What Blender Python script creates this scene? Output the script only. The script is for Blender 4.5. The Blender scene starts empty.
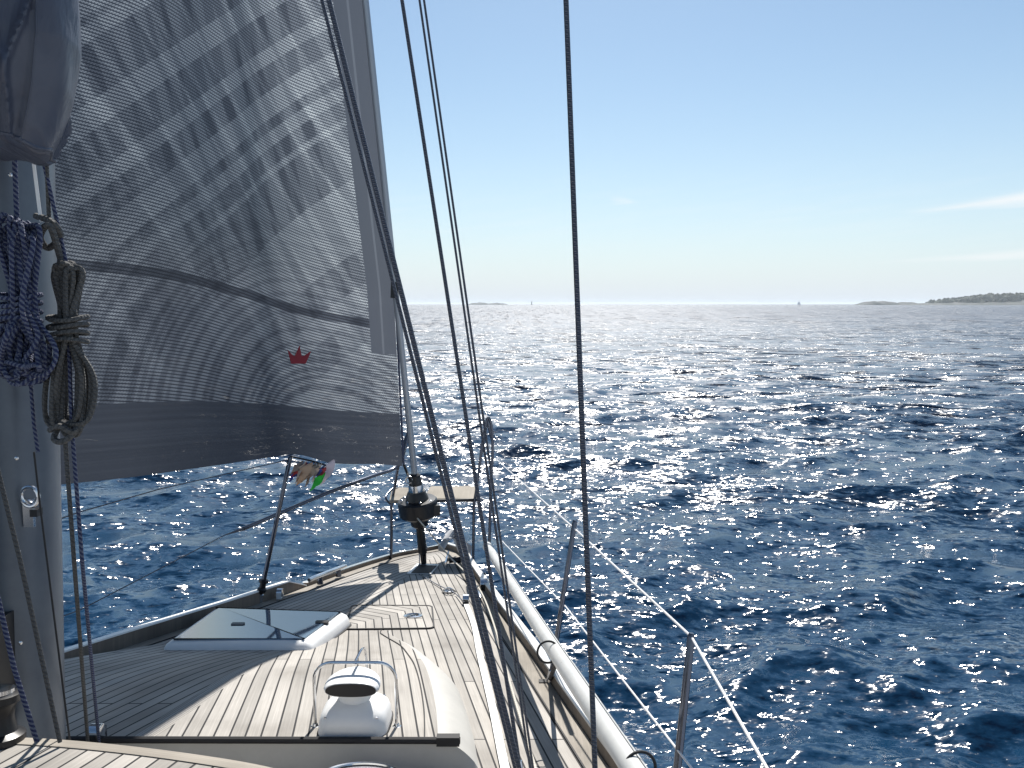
import bpy, math, random
import numpy as np
from mathutils import Vector, Matrix
random.seed(7)
R = math.radians
scene = bpy.context.scene
COL = scene.collection

# ------------------------------------------------------------------ camera
F, HC, PITCH = 800.0, 3.8, math.atan(80/800)
cam_data = bpy.data.cameras.new('camera')
cam_data.sensor_width = 36; cam_data.lens = 36*F/1024
cam_data.clip_start = 0.05; cam_data.clip_end = 60000
cam = bpy.data.objects.new('camera', cam_data); COL.objects.link(cam)
cam.location = (0, 0, HC); cam.rotation_euler = (R(90)-PITCH, 0, 0)
scene.camera = cam

# ------------------------------------------------------------------ sun, sky, exposure
SUN_AZ, SUN_EL = 5.0, 47.0           # azimuth to the right of the view axis (+Y)
SUN_STRENGTH, SKY_STRENGTH = 5.0, 0.073
sd = bpy.data.lights.new('sun', 'SUN'); sd.energy = SUN_STRENGTH; sd.angle = R(0.53); sd.color = (1, .955, .89)
sun = bpy.data.objects.new('sun', sd); COL.objects.link(sun)
S = Vector((math.sin(R(SUN_AZ))*math.cos(R(SUN_EL)), math.cos(R(SUN_AZ))*math.cos(R(SUN_EL)), math.sin(R(SUN_EL))))
sun.rotation_euler = S.to_track_quat('Z', 'Y').to_euler(); sun.location = (0, 0, 40)

world = bpy.data.worlds.new('World'); scene.world = world; world.use_nodes = True
wt = world.node_tree; wt.nodes.clear()
def wn(t, **k):
    n = wt.nodes.new(t)
    for a, b in k.items(): setattr(n, a, b)
    return n
sky = wn('ShaderNodeTexSky', sky_type='NISHITA', sun_disc=False, sun_elevation=R(SUN_EL), sun_rotation=R(SUN_AZ),
         altitude=0, air_density=1.0, dust_density=0.35, ozone_density=1.6)
bg = wn('ShaderNodeBackground'); bg.inputs[1].default_value = SKY_STRENGTH
outw = wn('ShaderNodeOutputWorld')
tc = wn('ShaderNodeTexCoord')
sep = wn('ShaderNodeSeparateXYZ'); wt.links.new(tc.outputs['Generated'], sep.inputs[0])
def wm(op, a, b=None, c=None, clamp=False):
    n = wn('ShaderNodeMath', operation=op, use_clamp=clamp)
    for i, s in enumerate((a, b, c)):
        if s is None: continue
        if isinstance(s, (int, float)): n.inputs[i].default_value = s
        else: wt.links.new(s, n.inputs[i])
    return n.outputs[0]
# thin high cloud: two streaks to the right and a veil low on the left, all in sky directions
az = wm('ARCTAN2', sep.outputs[0], sep.outputs[1]); el = wm('ARCSINE', sep.outputs[2])
comb = wn('ShaderNodeCombineXYZ'); wt.links.new(wm('MULTIPLY', az, 5.0), comb.inputs[0]); wt.links.new(wm('MULTIPLY', wm('SUBTRACT', el, wm('MULTIPLY', az, .1)), 60.0), comb.inputs[1])
nz = wn('ShaderNodeTexNoise'); nz.inputs['Scale'].default_value = 1.6; nz.inputs['Detail'].default_value = 7; nz.inputs['Roughness'].default_value = .6
wt.links.new(comb.outputs[0], nz.inputs['Vector'])
def streak(az0, az1, el0, slope, thick, gain):
    mid = wm('ADD', wm('MULTIPLY', wm('SUBTRACT', az, az0), slope), el0)
    wob = wm('MULTIPLY', wm('SUBTRACT', nz.outputs[0], .5), thick*1.3)
    d = wm('ABSOLUTE', wm('SUBTRACT', wm('ADD', el, wob), mid))
    grow = wm('DIVIDE', wm('SUBTRACT', az, az0), az1-az0, clamp=True)
    w = wm('ADD', wm('MULTIPLY', grow, thick), thick*.12)
    m = wm('SUBTRACT', 1.0, wm('DIVIDE', d, w), clamp=True)
    return wm('MULTIPLY', wm('MULTIPLY', m, grow, clamp=True), wm('MULTIPLY', wm('ADD', nz.outputs[0], .15), gain), clamp=True)
s1 = streak(.44, .60, .100, .07, .012, 2.6)
s2 = streak(.41, .62, .047, .03, .008, 1.6)
s4 = wm('MULTIPLY', streak(.160, .125, .1215, -.12, .007, 1.3), wm('SUBTRACT', 1.0, wm('DIVIDE', wm('ABSOLUTE', wm('SUBTRACT', az, .142)), .024), clamp=True))
s3 = wm('MULTIPLY', wm('MULTIPLY', wm('SUBTRACT', nz.outputs[0], .47, clamp=True), 1.5), wm('SUBTRACT', 1.0, wm('DIVIDE', wm('ABSOLUTE', wm('SUBTRACT', el, .10)), .07), clamp=True))
cl = wm('ADD', wm('ADD', wm('ADD', s1, s4), s2), wm('MULTIPLY', s3, .5), clamp=True)
mixw = wn('ShaderNodeMix', data_type='RGBA', blend_type='MIX')
tint = wn('ShaderNodeMix', data_type='RGBA', blend_type='MULTIPLY'); tint.inputs[0].default_value = 1
wt.links.new(sky.outputs[0], tint.inputs[6]); tint.inputs[7].default_value = (.93, 1.02, 1.01, 1)
# pale sea air low over the horizon
veil = wn('ShaderNodeMix', data_type='RGBA', blend_type='MIX')
wt.links.new(wm('MULTIPLY', wm('POWER', 2.718, wm('MULTIPLY', wm('MAXIMUM', el, 0.0), -8.5)), .97), veil.inputs[0])
wt.links.new(tint.outputs[2], veil.inputs[6]); veil.inputs[7].default_value = (6.5, 7.25, 8.3, 1)
wt.links.new(wm('MULTIPLY', cl, .75), mixw.inputs[0]); wt.links.new(veil.outputs[2], mixw.inputs[6]); mixw.inputs[7].default_value = (8.9, 9.0, 9.1, 1)
wt.links.new(mixw.outputs[2], bg.inputs[0]); wt.links.new(bg.outputs[0], outw.inputs[0])

scene.view_settings.view_transform = 'Standard'; scene.view_settings.look = 'None'
scene.view_settings.exposure = 0.58; scene.view_settings.gamma = 1; scene.view_settings.use_curve_mapping = False
scene.render.engine = 'CYCLES'
scene.cycles.use_denoising = True
scene.cycles.max_bounces = 6; scene.cycles.transparent_max_bounces = 8
scene.cycles.sample_clamp_direct = 0; scene.cycles.sample_clamp_indirect = 4

# ------------------------------------------------------------------ geometry of the place
SL, Z0 = 0.14, 1.33                    # the yacht trims down by the bow
def ray(u, v):
    dv = 384-v
    yy = F*math.cos(PITCH)+dv*math.sin(PITCH); zz = -F*math.sin(PITCH)+dv*math.cos(PITCH)
    return (u-512)/yy, zz/yy
def P(u, v, y):
    a, b = ray(u, v); return Vector((a*y, y, b*y+HC))
def G(u, v, lift=0.0):
    a, b = ray(u, v); y = (Z0-lift)/(-b-SL); return Vector((a*y, y, b*y+HC))
def zd(y, lift=0.0): return HC-Z0-SL*y+lift
DN = Vector((0, SL, 1)).normalized()   # deck normal
def onD(x, y, lift=0.0): return Vector((x, y, zd(y, lift)))

def interp(tab, y):
    tab = sorted(tab)
    return float(np.interp(y, [t[0] for t in tab], [t[1] for t in tab]))
def smoothtab(tab, n=60):
    tab = sorted(tab); ys = np.array([t[0] for t in tab]); xs = np.array([t[1] for t in tab])
    yy = np.linspace(ys[0], ys[-1], n); v = np.interp(yy, ys, xs)
    for _ in range(14):
        v[1:-1] = (v[:-2]+2*v[1:-1]+v[2:])/4
    return list(zip(yy.tolist(), v.tolist()))
port_px = [G(68,665), G(230,615), G(300,590), G(350,570.5), G(395,556), G(428,548.5)]
stbd_px = [G(608,765), G(530,652), G(500,612), G(473,575), G(462,556)]
PORT = smoothtab([(-4.5,-3.45),(-2,-3.4),(0,-3.22),(1.5,-3.0),(2.8,-2.72)]+[(p.y,p.x) for p in port_px])
STBD = smoothtab([(-4.5,1.2),(-2,1.08),(0,.86),(1.5,.62)]+[(p.y,p.x) for p in stbd_px])
YB = 7.75
BOWX = -.70
def xp(y):
    e = max(0, (y-7.2)/(YB-7.2)); v = interp(PORT, min(y, PORT[-1][0])); return v*(1-e**2)+BOWX*e**2 if y > 7.2 else v
def xs(y):
    e = max(0, (y-7.2)/(YB-7.2)); v = interp(STBD, min(y, STBD[-1][0])); return v*(1-e**2)+BOWX*e**2 if y > 7.2 else v
FB = G(424, 565)                       # where the forestay meets the deck
HEAD = math.atan2(.155, 1)
def xc(y): return FB.x+(FB.y-y)*-.158 if y < FB.y else FB.x+(y-FB.y)*.08

# ------------------------------------------------------------------ materials
def mat(name, color=(.5,.5,.5), rough=.5, metal=0, ior=1.45, build=None):
    m = bpy.data.materials.new(name); m.use_nodes = True
    nt = m.node_tree; b = nt.nodes['Principled BSDF']
    b.inputs['Base Color'].default_value = (*color, 1); b.inputs['Roughness'].default_value = rough
    b.inputs['Metallic'].default_value = metal; b.inputs['IOR'].default_value = ior
    if build: build(nt, b)
    return m
def nd(nt, t, **k):
    n = nt.nodes.new(t)
    for a, b in k.items():
        if hasattr(n, a): setattr(n, a, b)
        else: n.inputs[a].default_value = b
    return n
def mth(nt, op, a, b=None, clamp=False):
    n = nt.nodes.new('ShaderNodeMath'); n.operation = op; n.use_clamp = clamp
    for i, s in enumerate((a, b)):
        if s is None: continue
        if isinstance(s, (int, float)): n.inputs[i].default_value = s
        else: nt.links.new(s, n.inputs[i])
    return n.outputs[0]
def ramp(nt, fac, stops, interp_='LINEAR'):
    r = nt.nodes.new('ShaderNodeValToRGB'); r.color_ramp.interpolation = interp_
    while len(r.color_ramp.elements) < len(stops): r.color_ramp.elements.new(.5)
    for e, (p, c) in zip(r.color_ramp.elements, stops): e.position = p; e.color = (*c, 1)
    nt.links.new(fac, r.inputs[0]); return r.outputs[0]
def mixc(nt, fac, a, b, mode='MIX'):
    n = nt.nodes.new('ShaderNodeMix'); n.data_type = 'RGBA'; n.blend_type = mode
    for i, s in ((0, fac), (6, a), (7, b)):
        if isinstance(s, (int, float)): n.inputs[i].default_value = s
        elif isinstance(s, tuple): n.inputs[i].default_value = (*s, 1)
        else: nt.links.new(s, n.inputs[i])
    return n.outputs[2]

def teak_build(row=.052, length=1.9, base=(.44,.39,.33)):
    def f(nt, b):
        uv = nt.nodes.new('ShaderNodeUVMap'); sep = nt.nodes.new('ShaderNodeSeparateXYZ'); nt.links.new(uv.outputs[0], sep.inputs[0])
        cb = nt.nodes.new('ShaderNodeCombineXYZ'); nt.links.new(sep.outputs[1], cb.inputs[0]); nt.links.new(sep.outputs[0], cb.inputs[1])
        br = nd(nt, 'ShaderNodeTexBrick', offset=.37, squash=1.0)
        br.inputs['Scale'].default_value = 1; br.inputs['Brick Width'].default_value = length; br.inputs['Row Height'].default_value = row
        br.inputs['Mortar Size'].default_value = .0040; br.inputs['Mortar Smooth'].default_value = .15; br.inputs['Bias'].default_value = 0
        br.inputs['Color1'].default_value = (0,0,0,1); br.inputs['Color2'].default_value = (1,1,1,1); br.inputs['Mortar'].default_value = (.5,.5,.5,1)
        nt.links.new(cb.outputs[0], br.inputs['Vector'])
        # grain, stretched along the plank
        mp = nt.nodes.new('ShaderNodeMapping'); mp.inputs['Scale'].default_value = (3, 130, 1); nt.links.new(cb.outputs[0], mp.inputs[0])
        g = nd(nt, 'ShaderNodeTexNoise'); g.inputs['Scale'].default_value = 1; g.inputs['Detail'].default_value = 6; g.inputs['Roughness'].default_value = .65
        nt.links.new(mp.outputs[0], g.inputs['Vector'])
        st = nd(nt, 'ShaderNodeTexNoise'); st.inputs['Scale'].default_value = 2.6; st.inputs['Detail'].default_value = 5; nt.links.new(cb.outputs[0], st.inputs['Vector'])
        c = mixc(nt, br.outputs['Color'], tuple(x*.78 for x in base), tuple(min(1, x*1.13) for x in base))
        c = mixc(nt, g.outputs[0], c, ramp(nt, g.outputs[0], [(.3,(.5,.48,.46)),(.7,(1.2,1.18,1.17))]), 'MULTIPLY')
        c2 = mixc(nt, 1.0, c, ramp(nt, st.outputs[0], [(.28,(.68,.67,.66)),(.5,(.95,.95,.95)),(.68,(1.08,1.08,1.08))]), 'MULTIPLY')
        c3 = mixc(nt, br.outputs['Fac'], c2, (.018,.018,.02))
        nt.links.new(c3, b.inputs['Base Color'])
        bp = nt.nodes.new('ShaderNodeBump'); bp.inputs['Strength'].default_value = .5; bp.inputs['Distance'].default_value = .002
        h = mth(nt, 'SUBTRACT', mth(nt, 'MULTIPLY', g.outputs[0], .5), br.outputs['Fac'])
        nt.links.new(h, bp.inputs['Height']); nt.links.new(bp.outputs[0], b.inputs['Normal'])
        b.inputs['Roughness'].default_value = .72; b.inputs['Specular IOR Level'].default_value = .3
    return f
def gel_build(c0, c1, rough=.35):
    def f(nt, b):
        t = nt.nodes.new('ShaderNodeTexCoord')
        n = nd(nt, 'ShaderNodeTexNoise'); n.inputs['Scale'].default_value = 6; n.inputs['Detail'].default_value = 7; n.inputs['Roughness'].default_value = .7
        nt.links.new(t.outputs['Object'], n.inputs['Vector'])
        nt.links.new(ramp(nt, n.outputs[0], [(.3, c0), (.7, c1)]), b.inputs['Base Color'])
        nt.links.new(mth(nt, 'ADD', mth(nt, 'MULTIPLY', n.outputs[0], .25), rough-.12), b.inputs['Roughness'])
    return f
def rope_build(ca, cb_, n1=34.0, mixv=.5):
    def f(nt, b):
        uv = nt.nodes.new('ShaderNodeUVMap'); s = nt.nodes.new('ShaderNodeSeparateXYZ'); nt.links.new(uv.outputs[0], s.inputs[0])
        def w(sg):
            q = mth(nt, 'ADD', mth(nt, 'MULTIPLY', s.outputs[0], n1), mth(nt, 'MULTIPLY', s.outputs[1], 2.0*sg))
            return mth(nt, 'SINE', mth(nt, 'MULTIPLY', q, 6.2832))
        p = mth(nt, 'MULTIPLY', w(1), w(-1))
        fac = mth(nt, 'GREATER_THAN', w(1), mixv)
        nt.links.new(mixc(nt, fac, ca, cb_), b.inputs['Base Color'])
        bp = nt.nodes.new('ShaderNodeBump'); bp.inputs['Strength'].default_value = .8; bp.inputs['Distance'].default_value = .002
        nt.links.new(p, bp.inputs['Height']); nt.links.new(bp.outputs[0], b.inputs['Normal'])
        b.inputs['Roughness'].default_value = .85
    return f
M = {}
M['teak'] = mat('weathered_teak', build=teak_build(base=(.405,.385,.355)))
M['teak_fine'] = mat('weathered_teak_coachroof', build=teak_build(.058, 2.4, (.405,.385,.355)))
M['teak_border'] = mat('teak_border', build=teak_build(50, 50, (.36,.33,.285)))
M['bulwark_teak'] = mat('bulwark_wood', build=teak_build(50, 50, (.27,.225,.185)))
M['gel'] = mat('grey_white_gelcoat', build=gel_build((.55,.55,.53), (.64,.63,.61)))
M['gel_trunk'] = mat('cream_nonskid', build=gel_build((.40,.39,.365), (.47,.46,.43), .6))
M['hull'] = mat('white_hull_paint', build=gel_build((.7,.71,.72), (.76,.77,.78), .25))
M['white'] = mat('white_plastic', build=gel_build((.74,.74,.73), (.80,.80,.79), .35))
M['steel'] = mat('polished_steel', (.62,.63,.65), .16, 1)
M['tube_steel'] = mat('stainless_tube', (.11,.12,.15), .2, 1)
M['wire'] = mat('wire_rope', build=rope_build((.085,.095,.12), (.13,.14,.17), 90, .2)); M['wire'].node_tree.nodes['Principled BSDF'].inputs['Metallic'].default_value = .8
M['wire'].node_tree.nodes['Principled BSDF'].inputs['Roughness'].default_value = .4
M['wire_white'] = mat('coated_lifeline', (.78,.78,.78), .35)
M['black'] = mat('black_plastic', (.012,.012,.014), .35)
M['rubber'] = mat('black_rubber', (.016,.016,.018), .7)
M['alu'] = mat('anodised_mast', build=gel_build((.085,.10,.125), (.12,.14,.165), .38)); M['alu'].node_tree.nodes['Principled BSDF'].inputs['Metallic'].default_value = .35
M['foil'] = mat('furler_foil', (.33,.35,.38), .35, .5)
M['pole'] = mat('spinnaker_pole_paint', build=gel_build((.50,.51,.50), (.62,.62,.60), .3))
M['glass'] = mat('smoked_acrylic', (.07,.11,.16), .04, 0, 2.5)
M['rope_blue'] = mat('blue_flecked_rope', build=rope_build((.11,.125,.18), (.018,.026,.08), 70, -.1))
M['rope_grey'] = mat('grey_rope', build=rope_build((.085,.085,.085), (.06,.06,.06), 60, .3))
M['rope_white'] = mat('pale_rope', build=rope_build((.58,.55,.48), (.42,.40,.36), 45, .4))
M['web'] = mat('white_webbing', (.78,.78,.76), .7)

# ------------------------------------------------------------------ mesh helpers
class MB:
    def __init__(s): s.v = []; s.f = []; s.uv = []; s.mi = []
    def add(s, vs, fs, uvs=None, mi=0):
        o = len(s.v); s.v += [tuple(x) for x in vs]
        for k, f in enumerate(fs):
            s.f.append([i+o for i in f]); s.mi.append(mi)
            s.uv.append([uvs[i] for i in f] if uvs else [(s.v[i+o][0], s.v[i+o][1]) for i in f])
        return s
    def box(s, c, size, rot=None, mi=0):
        rot = rot or Matrix.Identity(3); c = Vector(c); h = [x/2 for x in size]
        vs = [c+rot@Vector((h[0]*a, h[1]*b, h[2]*d)) for a in (-1,1) for b in (-1,1) for d in (-1,1)]
        return s.add(vs, [(0,1,3,2),(4,6,7,5),(0,4,5,1),(2,3,7,6),(0,2,6,4),(1,5,7,3)], mi=mi)
    def tube(s, pts, r, n=10, closed=False, cap=True, mi=0):
        pts = [Vector(p) for p in pts]; N = len(pts)
        rr = r if isinstance(r, (list, tuple)) else [r]*N
        tang = []
        for i in range(N):
            a = pts[(i-1) % N] if (closed or i > 0) else pts[i]; b = pts[(i+1) % N] if (closed or i < N-1) else pts[i]
            t = (b-a); tang.append(t.normalized() if t.length > 1e-9 else Vector((0,0,1)))
        up = tang[0].orthogonal().normalized(); vs = []; uvs = []; L = 0
        rings = N+1 if closed else N
        for i in range(rings):
            j = i % N
            if i > 0: L += (pts[j]-pts[(i-1) % N]).length
            up = (up-tang[j]*up.dot(tang[j])).normalized(); w = tang[j].cross(up)
            for k in range(n+1):
                a = 2*math.pi*k/n
                vs.append(pts[j]+(up*math.cos(a)+w*math.sin(a))*rr[j]); uvs.append((L, k/n))
        fs = []
        for i in range(rings-1):
            for k in range(n):
                a = i*(n+1)+k; fs.append((a, a+1, a+n+2, a+n+1))
        if cap and not closed:
            fs.append(tuple(range(n-1, -1, -1))); fs.append(tuple((rings-1)*(n+1)+k for k in range(n)))
        return s.add(vs, fs, uvs, mi)
    def lathe(s, o, ax, prof, n=28, mi=0, sx=1.0, sy=1.0, up=None):
        ax = Vector(ax).normalized(); u = (up-ax*up.dot(ax)).normalized() if up else ax.orthogonal().normalized(); w = ax.cross(u); o = Vector(o)
        vs = []; uvs = []
        for (r, h) in prof:
            for k in range(n):
                a = 2*math.pi*k/n; vs.append(o+ax*h+u*math.cos(a)*r*sx+w*math.sin(a)*r*sy); uvs.append((h, k/n))
        fs = [(i*n+k, i*n+(k+1) % n, (i+1)*n+(k+1) % n, (i+1)*n+k) for i in range(len(prof)-1) for k in range(n)]
        fs.append(tuple(range(n-1, -1, -1))); fs.append(tuple((len(prof)-1)*n+k for k in range(n)))
        return s.add(vs, fs, uvs, mi)
    def loft(s, rings, closed=True, cap=True, mi=0):
        n = len(rings[0]); vs = [p for r in rings for p in r]; fs = []
        for i in range(len(rings)-1):
            for k in range(n if closed else n-1):
                fs.append((i*n+k, i*n+(k+1) % n, (i+1)*n+(k+1) % n, (i+1)*n+k))
        if cap:
            fs.append(tuple(range(n-1, -1, -1))); fs.append(tuple((len(rings)-1)*n+k for k in range(n)))
        return s.add(vs, fs, mi=mi)
    def build(s, name, m, parent=None, smooth=35, **props):
        me = bpy.data.meshes.new(name); me.from_pydata(s.v, [], s.f)
        uvl = me.uv_layers.new(name='UVMap')
        flat = [c for f in s.uv for uv in f for c in uv]
        uvl.data.foreach_set('uv', flat)
        for mm in (m if isinstance(m, (list, tuple)) else [m]): me.materials.append(mm)
        me.polygons.foreach_set('material_index', s.mi)
        me.update()
        if smooth:
            me.polygons.foreach_set('use_smooth', [True]*len(me.polygons))
            me.set_sharp_from_angle(angle=R(smooth))
        o = bpy.data.objects.new(name, me); COL.objects.link(o)
        if parent is not None:
            o.parent = parent; o.matrix_parent_inverse = parent.matrix_world.inverted() if parent.type != 'EMPTY' else Matrix.Translation(-EMPTY_LOC.get(parent.name, Vector()))
        for k, v in props.items(): o[k] = v
        return o
EMPTY_LOC = {}
def empty(name, loc, parent=None, **props):
    o = bpy.data.objects.new(name, None); COL.objects.link(o); o.location = Vector(loc) ; o.empty_display_size = .1
    if parent is not None:
        o.location = Vector(loc)-EMPTY_LOC.get(parent.name, Vector()); o.parent = parent
    EMPTY_LOC[o.name] = Vector(loc)
    for k, v in props.items(): o[k] = v
    return o
def spline(pts, n=10, closed=False):
    pts = [Vector(p) for p in pts]; out = []; N = len(pts)
    for i in range(N if closed else N-1):
        g = (lambda k: pts[k % N]) if closed else (lambda k: pts[max(0, min(N-1, k))])
        p0, p1, p2, p3 = g(i-1), g(i), g(i+1), g(i+2)
        for j in range(n):
            t = j/n; out.append(.5*((2*p1)+(p2-p0)*t+(2*p0-5*p1+4*p2-p3)*t*t+(3*p1-p0-3*p2+p3)*t**3))
    if not closed: out.append(pts[-1])
    return out
def rounded(corners, rad, n=6):
    out = []; N = len(corners)
    for i in range(N):
        p, a, b = corners[i], corners[i-1], corners[(i+1) % N]
        pa = p+(a-p).normalized()*rad; pb = p+(b-p).normalized()*rad
        for k in range(n+1):
            t = k/n; out.append(pa*(1-t)**2+p*2*t*(1-t)+pb*t*t)
    return out
def inset(ring, d):
    c = sum(ring, Vector())/len(ring); out = []; n = len(ring)
    up = Vector((0,0,0))
    for i in range(n): up += (ring[i]-c).cross(ring[(i+1) % n]-c)
    up.normalize()
    for i, p in enumerate(ring):
        j = i-1; k = (i+1) % n
        while (ring[j]-p).length < 1e-5: j -= 1
        t = (ring[k]-ring[j]).normalized(); out.append(p+up.cross(t)*d)
    return out

# ================================================================== THE SETTING: sea, islands
def sea_height(X, Y, D):
    rs = np.random.RandomState(11); Z = np.zeros_like(X); DX = np.zeros_like(X); DY = np.zeros_like(X)
    N = 95
    for i in range(N):
        lam = .30*(11/.30)**((i+rs.rand())/N)
        th = R(-78)+rs.normal(0, R(38 if lam < 3 else 24))
        k = 2*math.pi/lam; kx, ky = k*math.cos(th), k*math.sin(th)
        steep = (.044 if lam > 1.2 else .052) if lam < 3.2 else .014
        if lam < .6: steep = .032
        a = steep/k
        w = np.clip(lam/(2.4*D)-.6, 0, 1)
        ph = kx*X+ky*Y+rs.rand()*6.283
        Z += a*w*np.cos(ph); sn = np.sin(ph)
        DX -= .8*a*w*(kx/k)*sn; DY -= .8*a*w*(ky/k)*sn
    # patches of calmer and rougher water
    g = .82+.25*np.sin(X*.31+1.3*np.sin(Y*.17))*np.sin(Y*.23+1.1*np.sin(X*.19))
    return Z*g, DX*g, DY*g
def make_sea():
    rr = [1.5]
    while rr[-1] < 32000:
        r = rr[-1]; rr.append(r+max(.035, r*.0025, min(r*r/(HC*F)*.9, r*.08)))
    rr = np.array(rr); th = np.radians(np.linspace(-62, 62, 1250))
    Rg, Tg = np.meshgrid(rr, th, indexing='ij')
    X = Rg*np.sin(Tg); Y = Rg*np.cos(Tg)
    dr = np.gradient(rr)[:, None]*np.ones_like(Tg); D = np.maximum(dr, Rg*(th[1]-th[0]))
    Z, DX, DY = sea_height(X, Y, D)
    far = np.clip((Rg-60)/300, 0, 1); 
    X = X+DX; Y = Y+DY
    nr, nt_ = X.shape
    co = np.stack([X, Y, Z], -1).reshape(-1, 3).astype(np.float32)
    idx = np.arange(nr*nt_).reshape(nr, nt_)
    quads = np.stack([idx[:-1,:-1], idx[:-1,1:], idx[1:,1:], idx[1:,:-1]], -1).reshape(-1, 4)[:, ::-1]
    me = bpy.data.meshes.new('sea'); me.vertices.add(len(co)); me.vertices.foreach_set('co', co.ravel())
    me.loops.add(quads.size); me.loops.foreach_set('vertex_index', quads.ravel().astype(np.int32))
    me.polygons.add(len(quads)); me.polygons.foreach_set('loop_start', np.arange(0, quads.size, 4, dtype=np.int32))
    me.polygons.foreach_set('use_smooth', np.ones(len(quads), dtype=bool))
    me.update(calc_edges=True); me.validate()
    o = bpy.data.objects.new('sea', me); COL.objects.link(o); o['kind'] = 'structure'
    def f(nt, b):
        t = nt.nodes.new('ShaderNodeTexCoord')
        cd = nt.nodes.new('ShaderNodeNewGeometry')
        def slope(scale, st, k, det=3.0, rough=.55, sx=None):
            mp = nt.nodes.new('ShaderNodeMapping'); mp.inputs['Scale'].default_value = (sx if sx else scale*st, scale, scale); mp.inputs['Rotation'].default_value = (0, 0, R(9*scale**.3))
            nt.links.new(t.outputs['Object'], mp.inputs[0])
            n = nd(nt, 'ShaderNodeTexNoise'); n.inputs['Scale'].default_value = 1; n.inputs['Detail'].default_value = det; n.inputs['Roughness'].default_value = rough
            nt.links.new(mp.outputs[0], n.inputs['Vector'])
            v = nt.nodes.new('ShaderNodeVectorMath'); v.operation = 'SUBTRACT'; nt.links.new(n.outputs['Color'], v.inputs[0]); v.inputs[1].default_value = (.5,.5,.5)
            s = nt.nodes.new('ShaderNodeVectorMath'); s.operation = 'MULTIPLY'; nt.links.new(v.outputs[0], s.inputs[0]); s.inputs[1].default_value = (k*.8, k, 0)
            le = nt.nodes.new('ShaderNodeVectorMath'); le.operation = 'LENGTH'; nt.links.new(v.outputs[0], le.inputs[0])
            s2 = nt.nodes.new('ShaderNodeVectorMath'); s2.operation = 'SCALE'; nt.links.new(s.outputs[0], s2.inputs[0]); nt.links.new(mth(nt, 'ADD', mth(nt, 'MULTIPLY', le.outputs['Value'], SEA_TAIL), .4), s2.inputs['Scale'])
            return s2.outputs[0]
        def addv(a, c):
            n = nt.nodes.new('ShaderNodeVectorMath'); n.operation = 'ADD'; nt.links.new(a, n.inputs[0]); nt.links.new(c, n.inputs[1]); return n.outputs[0]
        # ripples close by; further out the chop the mesh is too coarse for
        dist = nt.nodes.new('ShaderNodeVectorMath'); dist.operation = 'LENGTH'; nt.links.new(t.outputs['Object'], dist.inputs[0])
        farf = nt.nodes.new('ShaderNodeMapRange'); farf.inputs['From Min'].default_value = 8; farf.inputs['From Max'].default_value = 55
        farf.inputs['To Min'].default_value = 0.15; farf.inputs['To Max'].default_value = 1; nt.links.new(dist.outputs['Value'], farf.inputs[0])
        sm = slope(9.0, .5, SEA_RIPPLE, 3.5, .6)
        big = addv(slope(1.5, .4, SEA_CHOP, 3.0, .6), slope(.25, .4, SEA_CHOP*.5, 3.0, .6))
        sc = nt.nodes.new('ShaderNodeVectorMath'); sc.operation = 'SCALE'; nt.links.new(big, sc.inputs[0]); nt.links.new(farf.outputs[0], sc.inputs['Scale'])
        ff = nt.nodes.new('ShaderNodeMapRange'); ff.inputs['From Min'].default_value = 50; ff.inputs['From Max'].default_value = 260; nt.links.new(dist.outputs['Value'], ff.inputs[0])
        vf = nt.nodes.new('ShaderNodeVectorMath'); vf.operation = 'SCALE'; nt.links.new(slope(.035, 1, 3.6, 4.0, .75, .8), vf.inputs[0]); nt.links.new(ff.outputs[0], vf.inputs['Scale'])
        tot = addv(addv(addv(sm, sc.outputs[0]), vf.outputs[0]), cd.outputs['Normal'])
        nn = nt.nodes.new('ShaderNodeVectorMath'); nn.operation = 'NORMALIZE'; nt.links.new(tot, nn.inputs[0])
        nt.links.new(nn.outputs[0], b.inputs['Normal'])
        lg = mth(nt, 'LOGARITHM', dist.outputs['Value'], 10.0)
        rr_ = nt.nodes.new('ShaderNodeMapRange'); rr_.inputs['From Min'].default_value = .9; rr_.inputs['From Max'].default_value = 2.0; rr_.interpolation_type = 'SMOOTHSTEP'
        rr_.inputs['To Min'].default_value = SEA_ROUGH; rr_.inputs['To Max'].default_value = SEA_ROUGH_FAR; nt.links.new(lg, rr_.inputs[0])
        gn = nt.nodes.new('ShaderNodeMapping'); gn.inputs['Scale'].default_value = (1.1, 2.4, 1); nt.links.new(t.outputs['Object'], gn.inputs[0])
        gq = nd(nt, 'ShaderNodeTexNoise'); gq.inputs['Scale'].default_value = 1; gq.inputs['Detail'].default_value = 3; nt.links.new(gn.outputs[0], gq.inputs['Vector'])
        gl_ = nt.nodes.new('ShaderNodeMapRange'); gl_.inputs['From Min'].default_value = .47; gl_.inputs['From Max'].default_value = .56; nt.links.new(gq.outputs[0], gl_.inputs[0])
        rm = nt.nodes.new('ShaderNodeMix'); nt.links.new(mth(nt, 'MULTIPLY', gl_.outputs[0], mth(nt, 'SUBTRACT', .85, mth(nt, 'MULTIPLY', ff.outputs[0], .55))), rm.inputs[0]); nt.links.new(rr_.outputs[0], rm.inputs[2]); rm.inputs[3].default_value = SEA_ROUGH+.03
        nt.links.new(rm.outputs[0], b.inputs['Roughness'])
        b.inputs['Specular IOR Level'].default_value = 1.0
    m = mat('sea_water', (.003,.028,.068), .1, 0, 1.33, f)
    me.materials.append(m)
SEA_RIPPLE, SEA_CHOP, SEA_ROUGH, SEA_TAIL = 1.6, 3.4, .11, 8.0
SEA_ROUGH_FAR = .55
make_sea()

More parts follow.
